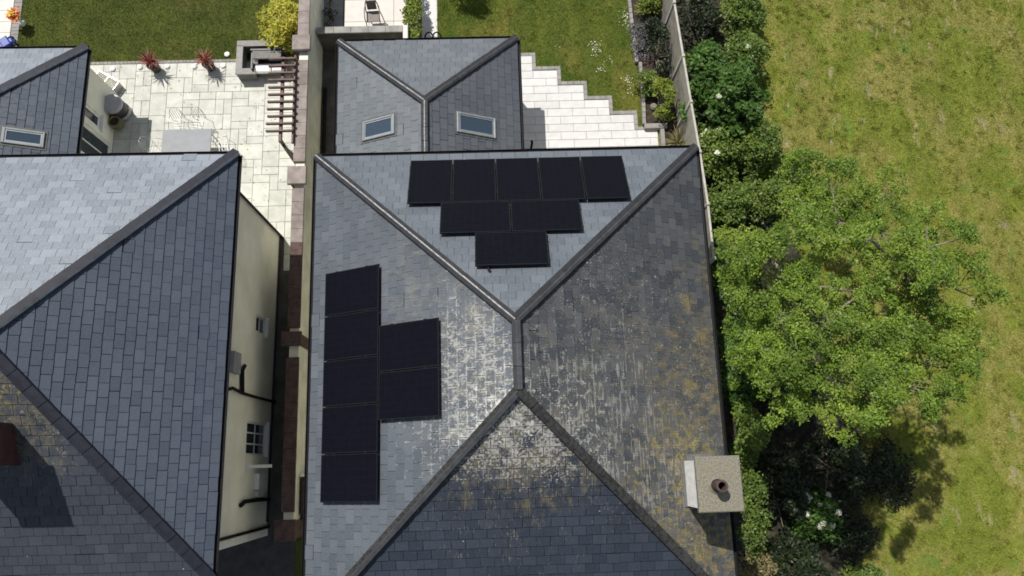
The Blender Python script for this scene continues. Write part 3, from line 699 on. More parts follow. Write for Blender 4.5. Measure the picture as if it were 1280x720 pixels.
# setts
def setts(name, segs, mat, w=.13, l=.2, z=.012, kind='structure'):
    m = MB()
    for (x0, y0, x1, y1) in segs:
        d = Vector((x1-x0, y1-y0, 0)); L = d.length; d.normalize(); n = Vector((-d.y, d.x, 0)); k = max(1, int(L / l)); s = L / k
        for i in range(k):
            Mx = Matrix(((d.x, n.x, 0, x0 + d.x*s*i), (d.y, n.y, 0, y0 + d.y*s*i), (0,0,1,0), (0,0,0,1)))
            m.bevbox(.004, s-.004, 0, w, -.05, z + random.uniform(0,.004), .004, M=Mx)
    return m.build(name, mat, None, kind=kind)
sg = []; px0, py0 = .95, 14.42
for x, y in steps:
    sg.append((px0 + (.0 if px0 < 1 else .13), y, x + .13, y)); 
    nxt = steps[steps.index((x, y))+1][1] if (x, y) != steps[-1] else 11.42
    if nxt < y: sg.append((x + .13, y, x + .13, nxt + .13) if False else (x+.13, nxt, x+.13, y))
    px0 = x
se = setts('patio_edging', [(a, b, c, d) for a, b, c, d in sg], M['sett'])
setts('lawn_edging', [(-14.4, 14.44, -8.9, 14.44)], M['sett'], w=.10, l=.14)
setts('lawn_edging', [(-17.0, 14.0, -17.0, 20)], M['sett'], w=.28, l=.14, z=.01)

# ---- grass blades
def blades(name, n, poly_in, x0, x1, y0, y1, h, w, mat, z=0., tuft=.16):
    P = np.column_stack([rng.uniform(x0, x1, n), rng.uniform(y0, y1, n)]); 
    nc = n // 260; C = np.column_stack([rng.uniform(x0, x1, nc), rng.uniform(y0, y1, nc)]); k = int(n * tuft); j = rng.integers(0, nc, k)
    P[:k] = C[j] + rng.normal(0, 1, (k, 2)) * (.035 + .05*rng.random(nc))[j][:,None]; H = np.ones(n); H[:k] = 1.9
    ok = poly_in(P[:,0], P[:,1]); P = P[ok]; H = H[ok]; n = len(P)
    a = rng.uniform(0, 2*np.pi, n); hh = h * H * rng.uniform(.5, 1.5, n); ln = rng.normal(0, .55, (n, 2)) * hh[:,None]
    v = np.zeros((n, 3, 3)); v[:,0,:2] = P; v[:,1,:2] = P; v[:,2,:2] = P + ln
    v[:,0,0] += np.cos(a)*w; v[:,0,1] += np.sin(a)*w; v[:,1,0] -= np.cos(a)*w; v[:,1,1] -= np.sin(a)*w; v[:,:2,2] = z; v[:,2,2] = z + hh
    me = np_mesh(name, v.reshape(-1,3), np.arange(3*n), 3, mat); o = link(name, me, None, 'stuff'); return o
def np_mesh(name, V, idx, k, mat):
    me = bpy.data.meshes.new(name); nf = len(idx)//k; me.vertices.add(len(V)); me.vertices.foreach_set('co', np.ascontiguousarray(V, dtype=np.float32).ravel())
    me.loops.add(len(idx)); me.loops.foreach_set('vertex_index', idx.astype(np.int32)); me.polygons.add(nf)
    me.polygons.foreach_set('loop_start', (np.arange(nf)*k).astype(np.int32)); me.update(calc_edges=True); me.materials.append(mat); return me
bf = blades('field_grass', 420000, lambda x, y: (x > 9.3 + .12*np.sin(y*1.7)) & ((x > 11.2 + .2*np.sin(y*2.1) + .3*np.sin(y*.9)) | (y > 8.5)), 9.2, 20, -6, 18, .038, .009, M['bladef'], -.05)
b1g = blades('short_grass', 90000, lambda x, y: x > -17, -17, -6.4, 14.57, 18.5, .028, .008, M['blade1'], -.012, .03)
def in_l2(x, y):
    ok = (x > -1.9) & (x < 5.4) & (y > 11.5)
    for i, (sx, sy) in enumerate(steps):
        ok &= ~((x < sx + .14) & (y < sy + .14))
    return ok
b2g = blades('short_grass', 110000, in_l2, -1.9, 5.4, 11.5, 18, .030, .008, M['blade2'], -.016, .08)

# ================================================================= BOUNDARY WALL with coping
bw = thing('boundary_wall', 'rendered garden wall with reddish brick coping running between the two houses', 'wall', (-6.18, 6, 0))
def bl(x, y): return x + 6.18, y - 6
XR, XL = -5.98, -6.36
MB().box(*sorted((bl(XL+.06,0)[0], bl(XR-.03,0)[0])), -1.75-6, 20-6, 0, 2.02).build('rendered_face', M['render2'], bw)
cm = {}
y = -1.6; pill = [(-1.95,-1.35),(3.68,4.12),(8.85,9.45),(13.55,14.1)]
cmesh = MB().bevbox(-.19, .19, .002, .448, 0, .085, .008).mesh('coping_stone', M['coping'])
cmesh2 = MB().bevbox(-.19, .19, .002, .448, 0, .085, .008).mesh('coping_stone', M['brickd'])
while y < 19.5:
    if not any(a - .40 < y < b for a, b in pill): link('coping_stone', cmesh if y > 6.9 else cmesh2, bw, M=Matrix.Translation((-6.17+6.18, y-6, 2.022 + random.uniform(0,.006))) @ Matrix.Rotation(random.gauss(0,.004), 4, 'Z'))
    y += .45
for a, b in pill:
    low = a < 6; p = MB().box(-6.44+6.18, (-5.95 if low else -6.03)+6.18, a+.05-6, b-.05-6, 0, 2.12).build('pillar', M['brickd'], bw)
    MB().bevbox(-6.50+6.18, -5.90+6.18, a-6, b-6, 2.122, 2.24, .02).build('pillar_cap', M['brickd' if low else 'coping'], p)
MB().tube([(XR+6.18+.10, 9.6-6, .05), (XR+6.18+.10, 13.3-6, .05)], .06, 8).build('drain_pipe', M['black'], bw)
# cross wall behind the centre house
cw = thing('cross_wall', 'low brown rendered wall with pale coping behind the centre house', 'wall', (-4.5, 14.9, 0))
MB().box(-5.97+4.5, -2.98+4.5, -.08, .08, 0, 1.14).build('wall_body', M['darkground'], cw)
for k in range(5): MB().bevbox(-5.97+4.5+k*.6, -5.97+4.5+(k+1)*.6-.006, -.13, .12, 1.142, 1.20, .01).build('coping_stone', M['concrete'], cw)
MB().bevbox(-2.97+4.5, -2.80+4.5, -.45, .14, 0, 1.18, .01).build('end_pier', M['slabp'], cw)
# neighbour terrace beyond
paving('rear_terrace', (3, 6), .9, -5.25, 15.05, M['slabp'], M['groutw'], .0, [(1,1)], None, 5, ext=R4(-5.27, -2.95, 15.0, 20.5))
sheet('white_path', R4(-2.42, -1.86, 13.9, 20), .002, M['slabw'])

# ---- chair on the terrace
def curve(a, b, c, n=8): return [tuple((1-t)**2*Vector(a) + 2*t*(1-t)*Vector(b) + t*t*Vector(c)) for t in [i/n for i in range(n+1)]]
def make_chair(label, seatmat, framemat, group=None, r=.016):
    t = thing('garden_chair', label, 'chair', group=group)
    # faces -Y
    s = MB().bevbox(-.23, .23, -.22, .22, .42, .45, .01); s.build('seat', M[seatmat], t)
    Mx = Matrix.Translation((0, .23, .47)) @ Matrix.Rotation(-.22, 4, 'X')
    MB().bevbox(-.17, .17, -.012, .012, .05, .46, .008, M=Mx).build('backrest', M[seatmat], t)
    for sx in (-1, 1):
        MB().tube([(sx*.26, -.28, 0), (sx*.25, -.22, .43), (sx*.26, -.20, .64), (sx*.27, .1, .66), (sx*.25, .27, .64)], r, 6).build('arm_and_front_leg', M[framemat], t, smooth=True)
        MB().tube([(sx*.26, .34, 0), (sx*.24, .22, .43), (sx*.22, .30, .75), (sx*.15, .36, .92), (0, .38, .98)], r, 6).build('back_leg', M[framemat], t, smooth=True)
    return t
p = G(466, 22, .45)
tc_ = make_chair('brown mesh garden chair alone on the pale terrace behind the low wall', 'chairm', 'chairm', r=.02); tc_.location = (p.x, p.y+.05, .006); tc_.rotation_euler = (0,0,.05)

# ---- table and wire chairs on the left patio
tb = thing('patio_table', 'grey rectangular patio table on the pale paving behind the left house', 'table', (-10.37, 11.06, .006))
MB().bevbox(-.83, .83, -.50, .44, .72, .75, .012).build('tabletop', M['grey'], tb)
for sx in (-1, 1):
    for sy in (-1, 1): MB().tube([(sx*.74, sy*.38-.03, 0), (sx*.74, sy*.38-.03, .72)], .022, 6).build('leg', M['metalg'], tb)
c0_ = make_chair('wire chair at the table, left one of the two beyond its far edge', 'metalg', 'metalg', 'wire chairs round the patio table', .009)
for ch in list(c0_.children):
    if ch.name.startswith(('seat', 'backrest')):
        m = MB()
        if ch.name.startswith('seat'):
            for k in range(5): m.tube([(-.22, -.2+k*.1, .43), (.22, -.2+k*.1, .43)], .008, 5)
        else:
            for k in range(5): m.tube([(-.16+k*.08, .24, .46), (-.16+k*.08, .35, .92)], .008, 5)
        ch.data = m.mesh(ch.name, M['metalg'])
c0_.location = (-10.80, 11.80, .006)
dup(c0_, 'wire chair at the table, right one of the two beyond its far edge', loc=(-10.12, 11.82, .006), rz=-.15)
dup(c0_, 'wire chair at the left short end of the patio table', loc=(-11.50, 10.98, .006), rz=math.radians(80))
dup(c0_, 'wire chair at the right short end of the patio table', loc=(-9.28, 10.95, .006), rz=math.radians(-80))
# ---- lights
ldt = MB().lathe((0,0,0), [(0,.0),(.10,.0),(.10,.03),(.075,.055),(0,.06)], 16).mesh('garden_light', M['white'], True)
for k, (u, v, lab) in enumerate(((141,86,'round white light, first from the house along the lawn edging'), (175,84,'round white light just left of the left red cordyline pot'), (209,83,'round white light just right of the left red cordyline pot'),
      (243,83,'round white light just left of the right red cordyline pot'), (279,82,'round white light just right of the right red cordyline pot'), (284,68,'round white light standing on the grass near the raised bed'))):
    g0 = G(u, v, .02); tag(link('garden_light', ldt, None, M=Matrix.Translation((g0.x, g0.y, .008))), lab, 'light', 'round white garden lights')

# ---- leaves and plants
def leaf_mesh(name, C, size, mat, up=.8, aspect=.55, var=.35, droop=0.):
    n = len(C); N = rng.normal(0, 1, (n,3)); N[:,2] = np.abs(N[:,2]) + up; N /= np.linalg.norm(N, axis=1)[:,None]
    A = rng.normal(0, 1, (n,3)); A -= N * (A*N).sum(1)[:,None]; A /= np.linalg.norm(A, axis=1)[:,None]; B = np.cross(N, A)
    s = size * rng.uniform(1-var, 1+var, n)[:,None]
    v = np.stack([C - A*s*.5, C + B*s*aspect*.5 + N*s*.06, C + A*s*.55 - N*s*.05, C - B*s*aspect*.5 + N*s*.06], 1)
    return np_mesh(name, v.reshape(-1,3), np.arange(4*n), 4, mat)
def clump_points(cs, per, flat=.6, shell=.55):
    out = []
    for (x, y, z, r) in cs:
        n = int(per * (r/.5)**2); d = rng.normal(0, 1, (n,3)); d[:,2] = np.where(d[:,2] < -.3, -d[:,2]*.6, d[:,2]); d /= np.linalg.norm(d, axis=1)[:,None]
        rr = r * rng.uniform(shell, 1.08, n)[:,None] * (1 + .18*np.sin(d[:,:1]*7 + x*5) * np.cos(d[:,1:2]*6 + y*3)); p = d*rr; p[:,2] *= flat; out.append(p + np.array([x,y,z]))
    return np.concatenate(out)
def shrub(name, label, cat, x, y, rx_, ry_, h, leaf, mat, nclump, per, flowers=0, group=None, cr=(.22,.4), z0=0., up=.8, base=.25):
    t = thing(name, label, cat, (x, y, z0), group=group); cs = []
    for k in range(nclump):
        a = random.uniform(0, 2*math.pi); q = math.sqrt(random.random()); r = random.uniform(*cr)
        zz = h * (base + (1-base) * math.sqrt(max(0, 1 - q*q)) * random.uniform(.55, 1.08)) - r*.4; q *= random.choice((1, 1, 1, 1.22)); r *= random.choice((1, 1, .7))
        cs.append((math.cos(a)*q*(rx_-r*.5), math.sin(a)*q*(ry_-r*.5), max(.12, zz), r))
    st = MB()
    for c in cs[::max(1, len(cs)//14)]: st.tube([(random.uniform(-.08,.08), random.uniform(-.08,.08), 0), (c[0]*.5, c[1]*.5, c[2]*.55), (c[0]*.95, c[1]*.95, c[2])], [.035,.022,.008], 5)
    st.build('stem', M['bark'], t)
    link('foliage', leaf_mesh('foliage', clump_points(cs, per), leaf, mat, up), t)
    top = sorted(cs, key=lambda c: -c[2])
    for k in range(flowers):
        ext_ = 0; c = top[random.randrange(max(1, len(top)*2//3))]; f = np.column_stack([np.clip(rng.normal(0, .04, 44), -.07, .07), np.clip(rng.normal(0, .04, 44), -.07, .07), rng.normal(0, .015, 44)]) + np.array([c[0]+random.uniform(-.2,.2), c[1]+random.uniform(-.2,.2), c[2]+c[3]*.62])
        link('flower_head', leaf_mesh('flower_head', f, .06, M['petal'], 1.5, .95), t)
    return t
shrub('golden_shrub', 'bright yellow green shrub against the coping wall beside the left lawn', 'shrub', -7.30, 15.45, .80, 1.05, 1.4, .10, M['leaf_yel'], 60, 260, cr=(.18,.32))
tl = [('lavender_bush','grey lavender bush spilling over the lawn edge in the right border',5.45,14.85,.42,.75,.5,'leaf_grey',.07), ('dark_shrub','dark shrub between the lavender and the fence near the top',5.98,15.15,.40,.55,.7,'leaf_deep',.08),
      ('lime_shrub','lime green shrub at the top of the right border beside the fence',5.95,16.25,.55,.5,.8,'leaf_lime',.09), ('round_shrub','round mid green shrub at the lawn corner of the border',5.62,13.1,.46,.48,.8,'leaf_mid',.09),
      ('upright_shrub','yellow green upright shrub against the fence beside the soil bed',6.1,12.4,.44,.78,1.2,'leaf_lime',.11), ('ivy','dark ivy patch climbing the shaded fence above the round shrub',6.10,14.2,.32,.95,1.5,'leaf_deep',.09)]
for n_, lb, x, y, a, b, h, mt, lf in tl: shrub(n_, lb, 'plant' if n_ in ('ivy',) else 'shrub', x, y, a, b, h, lf, M[mt], 26, 270, cr=(.13,.25), z0=.0)
def strap_plant(t, n, L, w, mat, z0=0., spread=1.0, name='leaf'):
    v = []; 
    for k in range(n):
        a = random.uniform(0, 2*math.pi); el = random.uniform(.25, 1.3); d = Vector((math.cos(a), math.sin(a), 0)); s = Vector((-d.y, d.x, 0)) * w; l = L * random.uniform(.7, 1.15)
        P = [Vector((0,0,z0)) + d * (l*math.cos(el)*q*spread) + Vector((0,0, l*math.sin(el)*q - .35*l*q*q*math.cos(el))) for q in (0,.5,1)]
        v += [P[0]-s*.6, P[0]+s*.6, P[1]+s, P[1]-s, P[1]-s, P[1]+s, P[2]+s*.15, P[2]-s*.15]
    return link(name, np_mesh(name, np.array([tuple(q) for q in v]), np.arange(len(v)), 4, mat), t)
for u, v, lb in ((196, 87, 'spiky red cordyline in a dark pot, left one at the lawn edging'), (264, 85, 'spiky red cordyline in a dark pot, right one at the lawn edging')):
    g0 = G(u, v); t = thing('potted_cordyline', lb, 'potted plant', (g0.x, g0.y, .006), group='red cordylines in pots')
    MB().lathe((0,0,0), [(0,0),(.15,0),(.20,.34),(.215,.34),(.215,.38),(.185,.38),(.18,.30),(0,.30)], 18).build('pot', M['brownpot'], t, smooth=False)
    MB().tube([(0,0,.3), (.01,0,.55)], [.03,.02], 6).build('stem', M['bark'], t)
    strap_plant(t, 60, .52, .014, M['redleaf'], .52, name='spiky_crown')
g0 = G(848, 178, .1); t = thing('phormium', 'tan striped grassy plant at the fence corner behind the main roof', 'plant', (g0.x, g0.y, 0)); strap_plant(t, 90, .75, .014, M['leaf_tan'], .02, name='leaf_clump')
# climbing hedge between terrace and path
shrub('narrow_hedge', 'bright green narrow hedge between the pale terrace and the white path', 'hedge', -2.68, 15.75, .30, 1.6, 1.1, .09, M['leaf_lime'], 80, 300, cr=(.15,.24), base=.7)
shrub('potted_plants', 'dark leafy plant in the grey passage left of the pale terrace', 'plant', -5.72, 16.1, .2, .9, .7, .08, M['leaf_deep'], 16, 110, cr=(.12,.2))
shrub('dark_conifer', 'dark conifer shading the grass at the top edge right of the white path', 'tree', -1.25, 17.7, .6, .7, 3.0, .08, M['leaf_deep'], 50, 200, cr=(.2,.32))
# white path end object: black wavy edging
g0 = G(540, 43, .25)
hs1 = MB()
for k in (-.12, .16): hs1.tube([(k + .15*math.cos(a), .06*math.sin(a)*2, .02 + .16*max(0, math.sin(a))) for a in [i*math.pi/8 for i in range(9)]], .028, 6)
tag(hs1.build('garden_hose', M['black'], None, smooth=True), 'black hose loops at the end of the white path by the extension gutter', 'hose').location = (g0.x, g0.y, .01)
# ---- right border: edging wall, soil
sheet('border_soil', [(6.06,9),(6.9,9),(6.5,17),(5.3,17),(5.42,11.5),(6.06,11.5)], .02, M['soil'])
eb = thing('border_edging', 'low brick edging between the right lawn and the planted border', 'edging', (5.45, 13, 0))
y = 11.6
while y < 17:
    xx = 5.42 + .06*math.sin((y-11)*.8) - (.12 if y > 14 else 0); MB().bevbox(-.06, .06, 0, .21, -.05, .16, .01).build('brick', M['sett'], eb).matrix_basis = Matrix.Translation((xx-5.45, y-13, random.uniform(0,.01))); y += .22
bx = MB(); bx.bevbox(-.42, .38, -.09, .09, -.05, .18, .01); o = bx.build('brick', M['sett'], eb); o.matrix_basis = Matrix.Translation((5.86-5.45, 11.50-13, 0))
bx = MB(); bx.bevbox(-.07, .07, -.9, .0, -.05, .18, .01); o = bx.build('brick', M['sett'], eb); o.matrix_basis = Matrix.Translation((6.06-5.45, 11.38-13, 0))
g0 = G(817, 134, .05); tag(MB().lathe((0,0,0), [(0,.16),(.09,.15),(.14,.08),(.12,0),(0,0)], 9).build('garden_stone', M['capstone'], None), 'pale rounded stone lying on the soil of the right border', 'stone').location = (g0.x, g0.y, .02)

# ---- fence
fn = thing('garden_fence', 'weathered grey panel fence between the right garden and the hedge', 'fence', (6.6, 11, 0))
fp = [(6.30, 17.2), (6.42, 15.27), (6.56, 13.24), (6.68, 11.55), (6.82, 9.76), (6.92, 7.96), (6.95, 6.14)]
for k, (x, y) in enumerate(fp): MB().bevbox(x-6.6-.05, x-6.6+.05, y-11-.05, y-11+.05, 0, 1.92, .015).build('post', M['fencepost'], fn)
for k in range(len(fp)-1):
    A = Vector((*fp[k], 0)); B = Vector((*fp[k+1], 0)); d = (B-A); L = d.length; d.normalize(); n = Vector((-d.y, d.x, 0)); O = A + d*.055 - Vector((6.6,11,0))
    Mx = Matrix(((d.x, n.x, 0, O.x), (d.y, n.y, 0, O.y), (0,0,1,0), (0,0,0,1))); Lp = L - .11
    for j in range(6): MB().box(0, Lp, -.012, .012, .12+j*.285, .12+(j+1)*.285-.006, M=Mx).build('board', M['wood'], fn)
    MB().bevbox(0, Lp, -.035, .035, 1.832, 1.87, .006, M=Mx).build('capping_rail', M['fencepost'], fn)
    MB().box(0, Lp, -.02, .02, -.02, .115, M=Mx).build('gravel_board', M['concrete'], fn)

# ================================================================= LEFT PATIO objects
t = thing('round_barbecue', 'round grey covered barbecue with a dark band on the pale paving', 'barbecue', (-13.02, 12.52, .006)); t.scale = (1.2, 1.2, 1.15)
MB().lathe((0,0,0), [(0,0),(.29,0),(.30,.10),(.29,.20)], 24).build('base', M['greyl'], t, smooth=True)
MB().lathe((0,0,0), [(.27,.20),(.28,.22),(.28,.52),(.27,.54)], 24).build('band', M['charcoal'], t, smooth=True)
MB().lathe((0,0,0), [(.27,.54),(.29,.56),(.29,.66),(.27,.69),(0,.71)], 24).build('lid', M['greyl'], t)
t = thing('olive_pot', 'olive glazed pot filled with dark soil beside the round barbecue', 'pot', (-13.05, 12.02, .006))
MB().lathe((0,0,0), [(0,0),(.14,0),(.235,.22),(.21,.40),(.22,.44),(.16,.44),(.15,.36)], 20).build('pot', M['olive'], t, smooth=True)
MB().lathe((0,0,0), [(.155,.37),(.08,.40),(0,.41)], 16).build('soil', M['soil'], t)
shrub('potted_herb', 'small dark leafy plant squeezed between the wall and the barbecue', 'plant', -13.42, 12.5, .12, .16, .5, .06, M['leaf_deep'], 8, 90, cr=(.07,.12))
t = thing('glass_screen', 'slanting clear cold frame with a metal rim by the left extension corner', 'cold frame', (-13.55, 13.6, .006), -.55)
gm = NT('clear_sheet'); gm.p.inputs['Transmission Weight'].default_value = .75; gm.p.inputs['IOR'].default_value = 1.1; gm.out((.75,.76,.66), .15, .5); M['clear'] = gm.m
MB().box(-.42, .42, -.22, .22, .30, .31).build('lid', M['clear'], t)
f = MB()
for q in ((-.44,.44,-.25,-.22), (-.44,.44,.22,.25), (-.44,-.42,-.22,.22), (.42,.44,-.22,.22), (-.01,.01,-.22,.22)): f.box(*q, 0.27, .32)
f.build('rim', M['metalg'], t); MB().box(-.42,.42,-.22,.22,0,.24).build('box', M['slabp'], t)
# raised grey brick enclosure with bench
e = thing('raised_seating_wall', 'grey brick L shaped planter wall at the patio corner by the pergola', 'planter', (-8.2, 14.3, 0))
def brickwall(x0, x1, y0, y1, h):
    m = MB(); rows = int(h/.075)
    for j in range(rows):
        along = (x1-x0) > (y1-y0); L = (x1-x0) if along else (y1-y0); s = .215; off = (j % 2) * s/2; a = -off
        while a < L:
            p0, p1 = max(a, 0)+.003, min(a+s, L)-.003
            if p1 - p0 > .02:
                if along: m.box(x0+p0, x0+p1, y0, y1, j*.075+.003, (j+1)*.075-.003)
                else: m.box(x0, x1, y0+p0, y0+p1, j*.075+.003, (j+1)*.075-.003)
            a += s
    o = m.build('brickwork', M['greybrick'], e, kind='stuff')
    MB().bevbox(x0-.02, x1+.02, y0-.02, y1+.02, rows*.075+.002, rows*.075+.05, .008).build('coping', M['sett'], e)
brickwall(-.72, .78, .47, .66, .45); brickwall(-.72, -.53, -.40, .465, .45); brickwall(-.72, -.05, -.62, -.425, .45)
b = thing('garden_sofa', 'black framed garden bench with white cushions under the pergola end', 'sofa', (-7.75, 14.15, .006))
MB().box(-.62, .55, .30, .36, .0, .72).build('back_frame', M['charcoal'], b)
MB().box(-.62, -.56, -.35, .295, 0, .62).build('side_frame', M['charcoal'], b)
MB().bevbox(-.55, .45, -.02, .28, .66, .72, .01).build('back_panel', M['greybrick'], b)
MB().box(-.55, .55, -.38, .28, .25, .32).build('seat_frame', M['charcoal'], b)
MB().bevbox(-.55, .02, -.40, -.06, .33, .46, .04).build('cushion', M['whitef'], b); MB().bevbox(.06, .50, -.36, -.06, .33, .45, .04).build('cushion', M['whitef'], b)
MB().bevbox(-.56, -.42, -.1, .18, .46, .60, .04).build('cushion', M['whitef'], b)
# pergola
pg = thing('pergola', 'red brown timber pergola with ten rafters leaning on the boundary wall', 'pergola', (-6.75, 11.75, 0))
for k in range(11):
    yy = 12.93 + .255 - k*.255; MB().bevbox(-.45, .42, -.028, .028, 2.24, 2.35, .006).build('rafter', M['rafter'], pg).matrix_basis = Matrix.Translation((random.uniform(-.02,.02), yy-11.75, 0))
MB().bevbox(-.07, .03, -1.45, 1.55, 2.13, 2.238, .008).build('beam', M['rafter'], pg)
MB().bevbox(.345, .405, -1.5, 1.6, 2.13, 2.238, .008).build('wall_plate', M['rafter'], pg)
for yy in (-1.38, 1.45): MB().bevbox(-.065, .025, yy-.045, yy+.045, 0, 2.128, .006).build('post', M['rafter'], pg)
Mx = Matrix.Translation((0, -1.46, 1.95)) @ Matrix.Rotation(math.radians(-42), 4, 'Z'); MB().box(0, .55, -.03, .03, -.05, .05, M=Mx).build('brace', M['darkwood'], pg)
# white boxes and things under the pergola
for k, (x, y, s, lb) in enumerate(((-6.62,12.2,.2,'white cushion lying under the upper part of the pergola'), (-6.68,10.5,.17,'white slanting board beside the pergola brace'))):
    tag(MB().bevbox(-s*.7, s*.7, -s*1.3, s*1.3, 0, .45-.1*k, .03).build('white_cushion' if k == 0 else 'white_board', M['whitef'], None), lb, 'cushion' if k == 0 else 'board').location = (x, y, .01)
# top-left: blue toy and flower stand
t = thing('ride_on_toy', 'blue plastic ride on toy at the lawn edge by the left frame border', 'toy', (-17.25, 15.2, .01), .6)
MB().bevbox(-.30, .30, -.12, .12, .12, .28, .05).build('body', M['blue'], t); MB().bevbox(-.12, .18, -.20, .20, .28, .36, .03).build('seat', M['blue'], t)
MB().bevbox(-.30, -.22, -.10, .10, .28, .48, .02).build('handle_column', M['blue'], t)
for sx in (-.2, .22):
    for sy in (-.17, .17):
        m = MB(); m.tube([(sx, sy-.035, .11), (sx, sy+.035, .11)], .11, 14); w_ = m.build('wheel', M['black'], t); MB().tube([(sx, sy-.04, .11), (sx, sy+.04, .11)], .05, 10).build('hub', M['white'], w_)
MB().tube([(-.26,-.17,.52), (-.26,.17,.52)], .018, 6).build('handlebar', M['white'], t)
t = thing('flower_bowl', 'yellow and orange flower bowl on a white stand at the top left', 'potted plant', (-16.88, 16.15, .01))
MB().lathe((0,0,0), [(0,0),(.13,0),(.05,.08),(.04,.34),(.20,.48),(.22,.50),(.17,.50),(0,.46)], 18).build('stand', M['white'], t, smooth=True)
f = np.column_stack([rng.normal(0,.11,200), rng.normal(0,.11,200), .52 + rng.uniform(0,.12,200)]); link('flowers', leaf_mesh('flowers', f, .09, M['ballmat'], 1., .9), t, 'stuff')
f = np.column_stack([rng.normal(-.05,.06,80), rng.normal(0,.06,80), .58 + rng.uniform(0,.1,80)]); link('flowers', leaf_mesh('flowers', f, .08, M['ballyel'], 1., .9), t, 'stuff')
# side store in passage
t = thing('timber_lean_to', 'dark timber lean to with a pale top rail against the boundary wall', 'shed', (-5.75, -.75, 0))
MB().box(-.20, .25, -.55, .6, 0, 1.5).build('body', M['darkwood'], t); MB().bevbox(-.22, .28, .58, .66, 0, 1.62, .01).build('end_post', M['white'], t)
MB().bevbox(-.22, .3, -.66, -.555, 0, 1.3, .01).build('brick_end', M['brickd'], t)
# black vent pipe on the stepped patio beside the gutter
g0 = G(664, 186, 0.3); t = tag(MB().tube([(0,0,0), (0,0,.5), (.02,.05,.66), (.0,.14,.70)], .045, 8).build('vent_pipe', M['black'], None, smooth=True), 'short black bent pipe on the shaded slabs behind the main gutter', 'pipe'); t.location = (g0.x, g0.y, .008)

# ================================================================= HEDGE AND TREE
def inpoly(x, y, P):
    c = False; j = len(P)-1
    for i in range(len(P)):
        if (P[i][1] > y) != (P[j][1] > y) and x < (P[j][0]-P[i][0])*(y-P[i][1])/(P[j][1]-P[i][1]) + P[i][0]: c = not c
        j = i
    return c
# laurel-like rounded hedge shrubs, each on its own stem
hs = [(8.05,11.9,1.35,1.35,2.6,'leaf_dark',.15,90,300,5,'dark green glossy bush with white flowers beside the fence, at the hedge middle'),
      (7.6,13.3,.85,.8,2.0,'leaf_dark',.14,40,260,3,'dark green bush with white blooms near the fence, upper hedge'),
      (9.0,13.6,.85,.8,2.1,'leaf_mid',.11,40,230,4,'olive green bush at the field edge with cream flowers on top'),
      (9.1,15.4,.8,1.0,1.8,'leaf_mid',.10,40,210,0,'loose olive bush beside the field at the top of the hedge'),
      (7.5,15.6,.9,1.1,1.3,'leaf_deep',.11,34,200,0,'very dark shaded bush against the fence at the top of the hedge'),
      (7.7,10.1,.9,1.0,2.0,'leaf_mid',.12,42,240,4,'mid green bush with white flowers beside the last fence panels'),
      (9.1,10.4,.9,1.0,1.8,'leaf_mid',.11,40,230,0,'low olive bush at the field edge below the glossy bush'),
      (10.4,9.2,1.3,.9,1.0,'leaf_ash',.10,50,210,0,'low pale green scrub where the big tree meets the field'),
      (9.2,8.5,.9,.8,1.6,'leaf_mid',.10,36,210,0,'olive scrub between the hedge and the top of the big tree'),
      (11.9,8.4,1.0,.8,.7,'leaf_ash',.09,34,170,0,'thin pale scrub spreading on the field above the big tree'),
      (7.8,8.2,.85,.9,1.9,'leaf_mid',.11,38,230,0,'bush between the fence end and the big tree'),
      (7.85,5.8,.8,1.5,1.8,'leaf_dark',.12,44,240,0,'dark green bush under the left side of the big tree'),
      (7.80,2.9,.75,1.4,1.7,'leaf_dark',.12,40,240,0,'bush growing tight beside the middle of the main roof edge'),
      (7.65,.6,.5,1.0,2.2,'leaf_mid',.11,30,230,0,'small sunlit bush just above the chimney in the hedge'),
      (7.55,-1.5,.36,1.4,2.3,'leaf_mid',.09,40,210,0,'bright ivy green bush right beside the chimney'),
      (7.7,-3.5,.6,.8,1.5,'leaf_tan',.10,26,200,0,'yellowing bush at the bottom of the hedge strip'),
      (9.75,-1.9,.8,.85,1.1,'leaf_dark',.11,30,220,14,'white flowered bush in the deep shade below the big tree'),
      (11.2,-3.9,.6,.5,.5,'leaf_mid',.10,26,190,0,'low scrub at the field edge below the tree shadow'),
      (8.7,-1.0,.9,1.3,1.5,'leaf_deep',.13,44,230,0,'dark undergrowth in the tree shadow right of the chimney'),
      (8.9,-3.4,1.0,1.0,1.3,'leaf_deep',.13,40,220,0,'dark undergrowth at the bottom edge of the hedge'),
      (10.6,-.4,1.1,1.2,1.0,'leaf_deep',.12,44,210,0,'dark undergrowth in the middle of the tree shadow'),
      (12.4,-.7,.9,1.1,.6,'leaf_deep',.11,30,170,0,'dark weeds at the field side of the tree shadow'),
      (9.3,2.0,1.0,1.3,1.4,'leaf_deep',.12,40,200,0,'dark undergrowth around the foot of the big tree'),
      (10.8,-2.4,.8,.8,.8,'leaf_deep',.11,28,190,0,'dark undergrowth right of the white flowered bush')]
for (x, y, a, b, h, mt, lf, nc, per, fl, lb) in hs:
    shrub('hedge_bush', lb, 'bush', x, y, a, b, h, lf, M[mt], nc, per, fl, 'bushes of the boundary hedge', cr=(.2,.42), z0=-.03)

